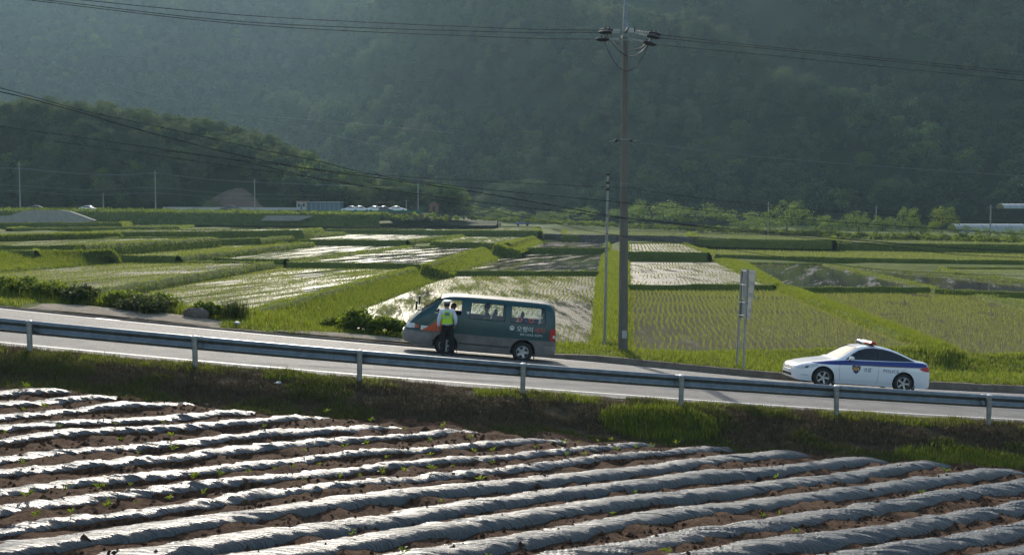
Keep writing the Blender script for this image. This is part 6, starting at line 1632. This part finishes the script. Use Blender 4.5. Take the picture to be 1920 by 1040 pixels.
# distant poles
for px, yb, yt, Y, lab in [(38, 391, 303, 250, 'distant white concrete pole beside the far dark car'), (292, 392, 319, 250, 'distant white pole at the start of the long pale barrier'), (194, 394, 362, 255, 'short thin pole beside the distant white car'),
                      (478, 400, 335, 255, 'thin distant pole in front of the bare earth slope'), (784, 396, 342, 262, 'distant pole by the brown roofed shelter'), (816, 398, 360, 270, 'thin distant pole beside the hut'), (762, 398, 375, 258, 'short pole in the distant car park'), (1440, 440, 378, 226, 'thin pole among the trees behind the terraces'), (1642, 445, 386, 210, 'pale pole behind the trees near the narrow crowned tree'), (1856, 455, 384, 190, 'thin pole in front of the greenhouse film')]:
    b = aty(px, yb, Y); t = aty(px, yt, Y); r_ = empty('distant_pole', b); tag(r_, lab, 'pole')
    Hh = t[2] - b[2]; MB().tube([(0, 0, -.8), (0, 0, Hh)], [.17, .12], 8).build('shaft', M_conc, r_, True)
    MB().box((0, 0, Hh * .93), (1.2, .08, .08)).build('crossarm', M_galv, r_)
# distant cars: simple lofted bodies
DB = Body([(0, .3, .6), (.1, .22, .72), (.9, .2, .88), (1.25, .2, .95), (1.8, .2, 1.3), (2.2, .2, 1.42), (2.9, .2, 1.42), (3.6, .2, 1.15), (4.0, .2, 1.02), (4.3, .25, .95), (4.4, .35, .7)], [(0, .6), (.2, .8), (.6, .86), (3.8, .86), (4.2, .8), (4.4, .65)], [(0, .95), (.5, 1), (.9, .97), (1.42, .72)], e=.27, n=12)
def far_car(px, py, Y, mat, label, flip=False, name='distant_car', van_=False):
    b = aty(px, py, Y); r_ = empty(name, b, (0, 0, math.pi if flip else 0)); tag(r_, label, 'car')
    B = DB; o = B.solid(.3).build('body', mat, r_, True); o.location.x = -2.2
    for s in (-1, 1): w = B.strip_panel(smoothrows([(1.5, .97, 1.0), (2.0, .98, 1.28), (2.6, 1.0, 1.33), (3.2, 1.0, 1.2), (3.6, 1.0, 1.05)], 10), .01, s, 3).build('side_window', M_tint, r_); w.location.x = -2.2
    w = B.top_panel(1.35, 2.1, .6, .55, .01, 4, 4).build('windscreen', M_tint, r_); w.location.x = -2.2
    for wx in (.85, 3.5):
        for s in (-1, 1): w = MB().lathe([(0, -.1), (.3, -.1), (.32, 0), (.3, .1), (0, .1)], 14, 'y', (wx - 2.2, s * .78, .31)).build('wheel', M_rubber, r_, True)
M_cardark = pm('dark_car_paint', (.03, .045, .06), rough=.3, coat=.5); M_carwhite = pm('white_car_paint', (.66, .68, .68), rough=.3, coat=.5)
far_car(66, 396.5, 243, M_cardark, 'dark blue car on the distant road above the concrete wall')
far_car(168, 397, 243, M_carwhite, 'white car on the distant road beside the short pole', True)
far_car(430, 396, 254, M_cardark, 'dark car in front of the bare earth slope')
for px, mt, lab in [(657, M_carwhite, 'white car parked at the end of the blue building'), (678, M_carwhite, 'white car parked second from the blue building'), (706, M_carwhite, 'white car parked beside the brown roofed shelter'), (722, M_cardark, 'dark car parked under the brown roofed shelter'), (746, M_carwhite, 'white car parked by the hut')]:
    far_car(px, 397.5, 254, mt, lab, px % 2 == 0)
# blue tin building
bb = empty('tin_building', aty(605, 395, 258)); tag(bb, 'long low blue tin building beside the distant car park', 'building')
f0 = bb.location; s_ = 258 / F_PX
MB().box((0, 0, 1.0), (72 * s_, 5, 2.0)).build('wall', M_tin, bb); MB().box((0, 0, 2.08), (74 * s_, 5.6, .16)).build('roof', M_roofgrey, bb)
for k in range(9): MB().box((-34 * s_ + k * 8.4 * s_, -2.53, 1.0), (.12, .06, 1.9)).build('pillar', M_post, bb)
gh = empty('gate_house', aty(567, 394, 256)); tag(gh, 'small white gate house with a brown roof', 'building')
MB().box((0, 0, 1.0), (2.3, 2.4, 2.0)).build('wall', M_roofgrey, gh); MB().box((0, 0, 2.15), (2.8, 2.9, .3)).build('roof', M_brownroof, gh)
for x in (-.6, .6): MB().box((x, -1.22, 1.2), (.55, .06, .8)).build('window', M_tint, gh)
MB().box((0, -1.22, .75), (.4, .07, 1.4)).build('door', M_tin, gh)
shl = empty('shelter', aty(722, 397, 262)); tag(shl, 'open shelter with a flat brown roof behind the parked cars', 'shelter')
MB().box((0, 0, 2.3), (4.6, 3, .18)).build('roof', M_brownroof, shl)
for x in (-2, 0, 2):
    for y in (-1.3, 1.3): MB().box((x, y, 1.1), (.12, .12, 2.3)).build('post', M_trunk, shl)
ht = empty('hut', aty(814, 396, 262)); tag(ht, 'small hut with a pitched reddish brown roof', 'hut')
MB().box((0, 0, .7), (2.2, 2.0, 1.6)).build('wall', M_brownroof, ht); MB().prism([(-1.5, 1.5), (1.5, 1.5), (0, 2.4)], -1.3, 1.3).build('roof', M_brownroof, ht); MB().box((0, -1.02, .6), (.6, .05, 1.2)).build('door', M_dark, ht)
# polytunnels and field film at the right edge
for k, (px, py, w, lab) in enumerate([(1850, 436, 130, 'long white polytunnel behind the trees'), (1905, 391, 60, 'white film covered plot on the slope terrace')]):
    Y = 230 if k == 0 else 262; b = aty(px, py, Y); g_ = empty('polytunnel', b); tag(g_, lab, 'polytunnel'); hw = w / 2 / F_PX * Y
    V = []; n = 12
    for x in (-hw, -hw / 3, hw / 3, hw):
        for q in range(n + 1): a = math.pi * q / n; V.append((x, -math.cos(a) * 2.2, math.sin(a) * (1.9 if k == 0 else 1.2)))
    MB().add(V, [(i * 13 + j, (i + 1) * 13 + j, (i + 1) * 13 + j + 1, i * 13 + j + 1) for i in range(3) for j in range(12)]).build('film', M_film, g_, True)
    for x in np.linspace(-hw, hw, 6): MB().tube([(x, -math.cos(a) * 2.22, math.sin(a) * (1.92 if k == 0 else 1.22)) for a in np.linspace(0, math.pi, 13)], .04, 5).build('hoop', M_galv, g_)
# rice transplanter with driver, blue truck
tr = empty('rice_transplanter', aty(1008, 437, 262)); tag(tr, 'small rice transplanter standing in the far paddy', 'farm machine')
MB().box((0, 0, .7), (.9, 1.6, .5)).box((0, -.9, 1.0), (1.6, .5, .12)).box((0, -.9, 1.25), (1.6, .08, .5), Matrix.Rotation(R(-35), 3, 'X')).build('body', M_redcloth, tr)
for s in (-1, 1):
    for y in (-.5, .8): MB().lathe([(0, -.06), (.42, -.06), (.45, 0), (.42, .06), (0, .06)], 14, 'x', (s * .55, y, .42)).build('wheel', M_rubber, tr, True)
MB().box((0, .1, 1.05), (.45, .45, .12)).build('seat', M_dark, tr)
dr = empty('person', tr.location + Vector((0, .1, 1.1)), (0, 0, 0)); tag(dr, 'farmer in a white hat riding the rice transplanter', 'person')
skin_obj('body', [(0, 0, .1), (0, 0, .35), (0, 0, .52), (0, 0, .60), (0, 0, .72), (-.22, 0, .48), (-.28, .12, .25), (.22, 0, .48), (.28, .12, .25), (-.1, .35, .08), (-.12, .4, -.3), (.1, .35, .08), (.12, .4, -.3)],
         [(0, 1), (1, 2), (2, 3), (3, 4), (2, 5), (5, 6), (2, 7), (7, 8), (0, 9), (9, 10), (0, 11), (11, 12)], [.16, .15, .14, .06, .1, .07, .05, .07, .05, .09, .07, .09, .07], M_darkcloth, dr)
MB().lathe([(0, .16), (.1, .12), (.12, .06), (.24, .04)], 14, 'z', (0, 0, .72)).build('hat', M_whiteprint, dr, True)
tk = empty('farm_truck', aty(980, 424, 300)); tag(tk, 'small blue farm truck parked beyond the far paddy', 'truck')
MB().prism([(.6, .5), (1.9, .5), (1.9, 1.1), (1.5, 1.75), (.6, 1.75)], -.8, .8).build('cab', M_bluelamp, tk); MB().box((-.8, 0, .75), (2.6, 1.6, .4)).build('cargo_bed', M_bluelamp, tk)
MB().prism([(1.0, 1.15), (1.72, 1.15), (1.45, 1.62), (1.0, 1.62)], -.82, .82).build('side_window', M_tint, tk)
for x in (-1.3, 1.3):
    for s in (-1, 1): MB().lathe([(0, -.1), (.3, -.1), (.32, 0), (.3, .1), (0, .1)], 14, 'y', (x, s * .72, .32)).build('wheel', M_rubber, tk, True)
# scraps of litter on the bank
for px, py, s, lab in [(520, 702, .09, 'crumpled white litter scrap on the shaded bank'), (444, 614, .12, 'white scrap lying at the foot of the reeds')]:
    b = onroad(px, py); bm = bmesh.new(); bmesh.ops.create_icosphere(bm, subdivisions=2, radius=s)
    for v_ in bm.verts: v_.co *= rng.uniform(.5, 1.2); v_.co.z *= .45
    me = bpy.data.meshes.new('litter'); bm.to_mesh(me); bm.free(); me.materials.append(M_litter); o = link(bpy.data.objects.new('litter', me)); X = b[0]
    Yl = float(Yr(X)) - .55 if py > 650 else float(Yr(X)) + 11.2
    o.location = (X * (Yl / b[1]), Yl, float(zr(X)) - .16 if py > 650 else verge_z(X, Yl) + .1); tag(o, lab, 'litter')

# ------------------------------------------------------------------ haze
hz = MB().box((-60, 560, 165), (1500, 1900, 350)).build('haze', None)
m = bpy.data.materials.new('haze'); m.use_nodes = True; nt = m.node_tree; nt.nodes.remove(nt.nodes['Principled BSDF'])
pv = nt.nodes.new('ShaderNodeVolumePrincipled'); pv.inputs['Color'].default_value = (.55, .84, 1.0, 1); pv.inputs['Density'].default_value = HAZE; pv.inputs['Anisotropy'].default_value = .3
nt.links.new(pv.outputs[0], nt.nodes['Material Output'].inputs['Volume'])
hz.data.materials.append(m); tag(hz, 'thin bluish valley haze in front of the mountain', 'haze', kind='stuff')
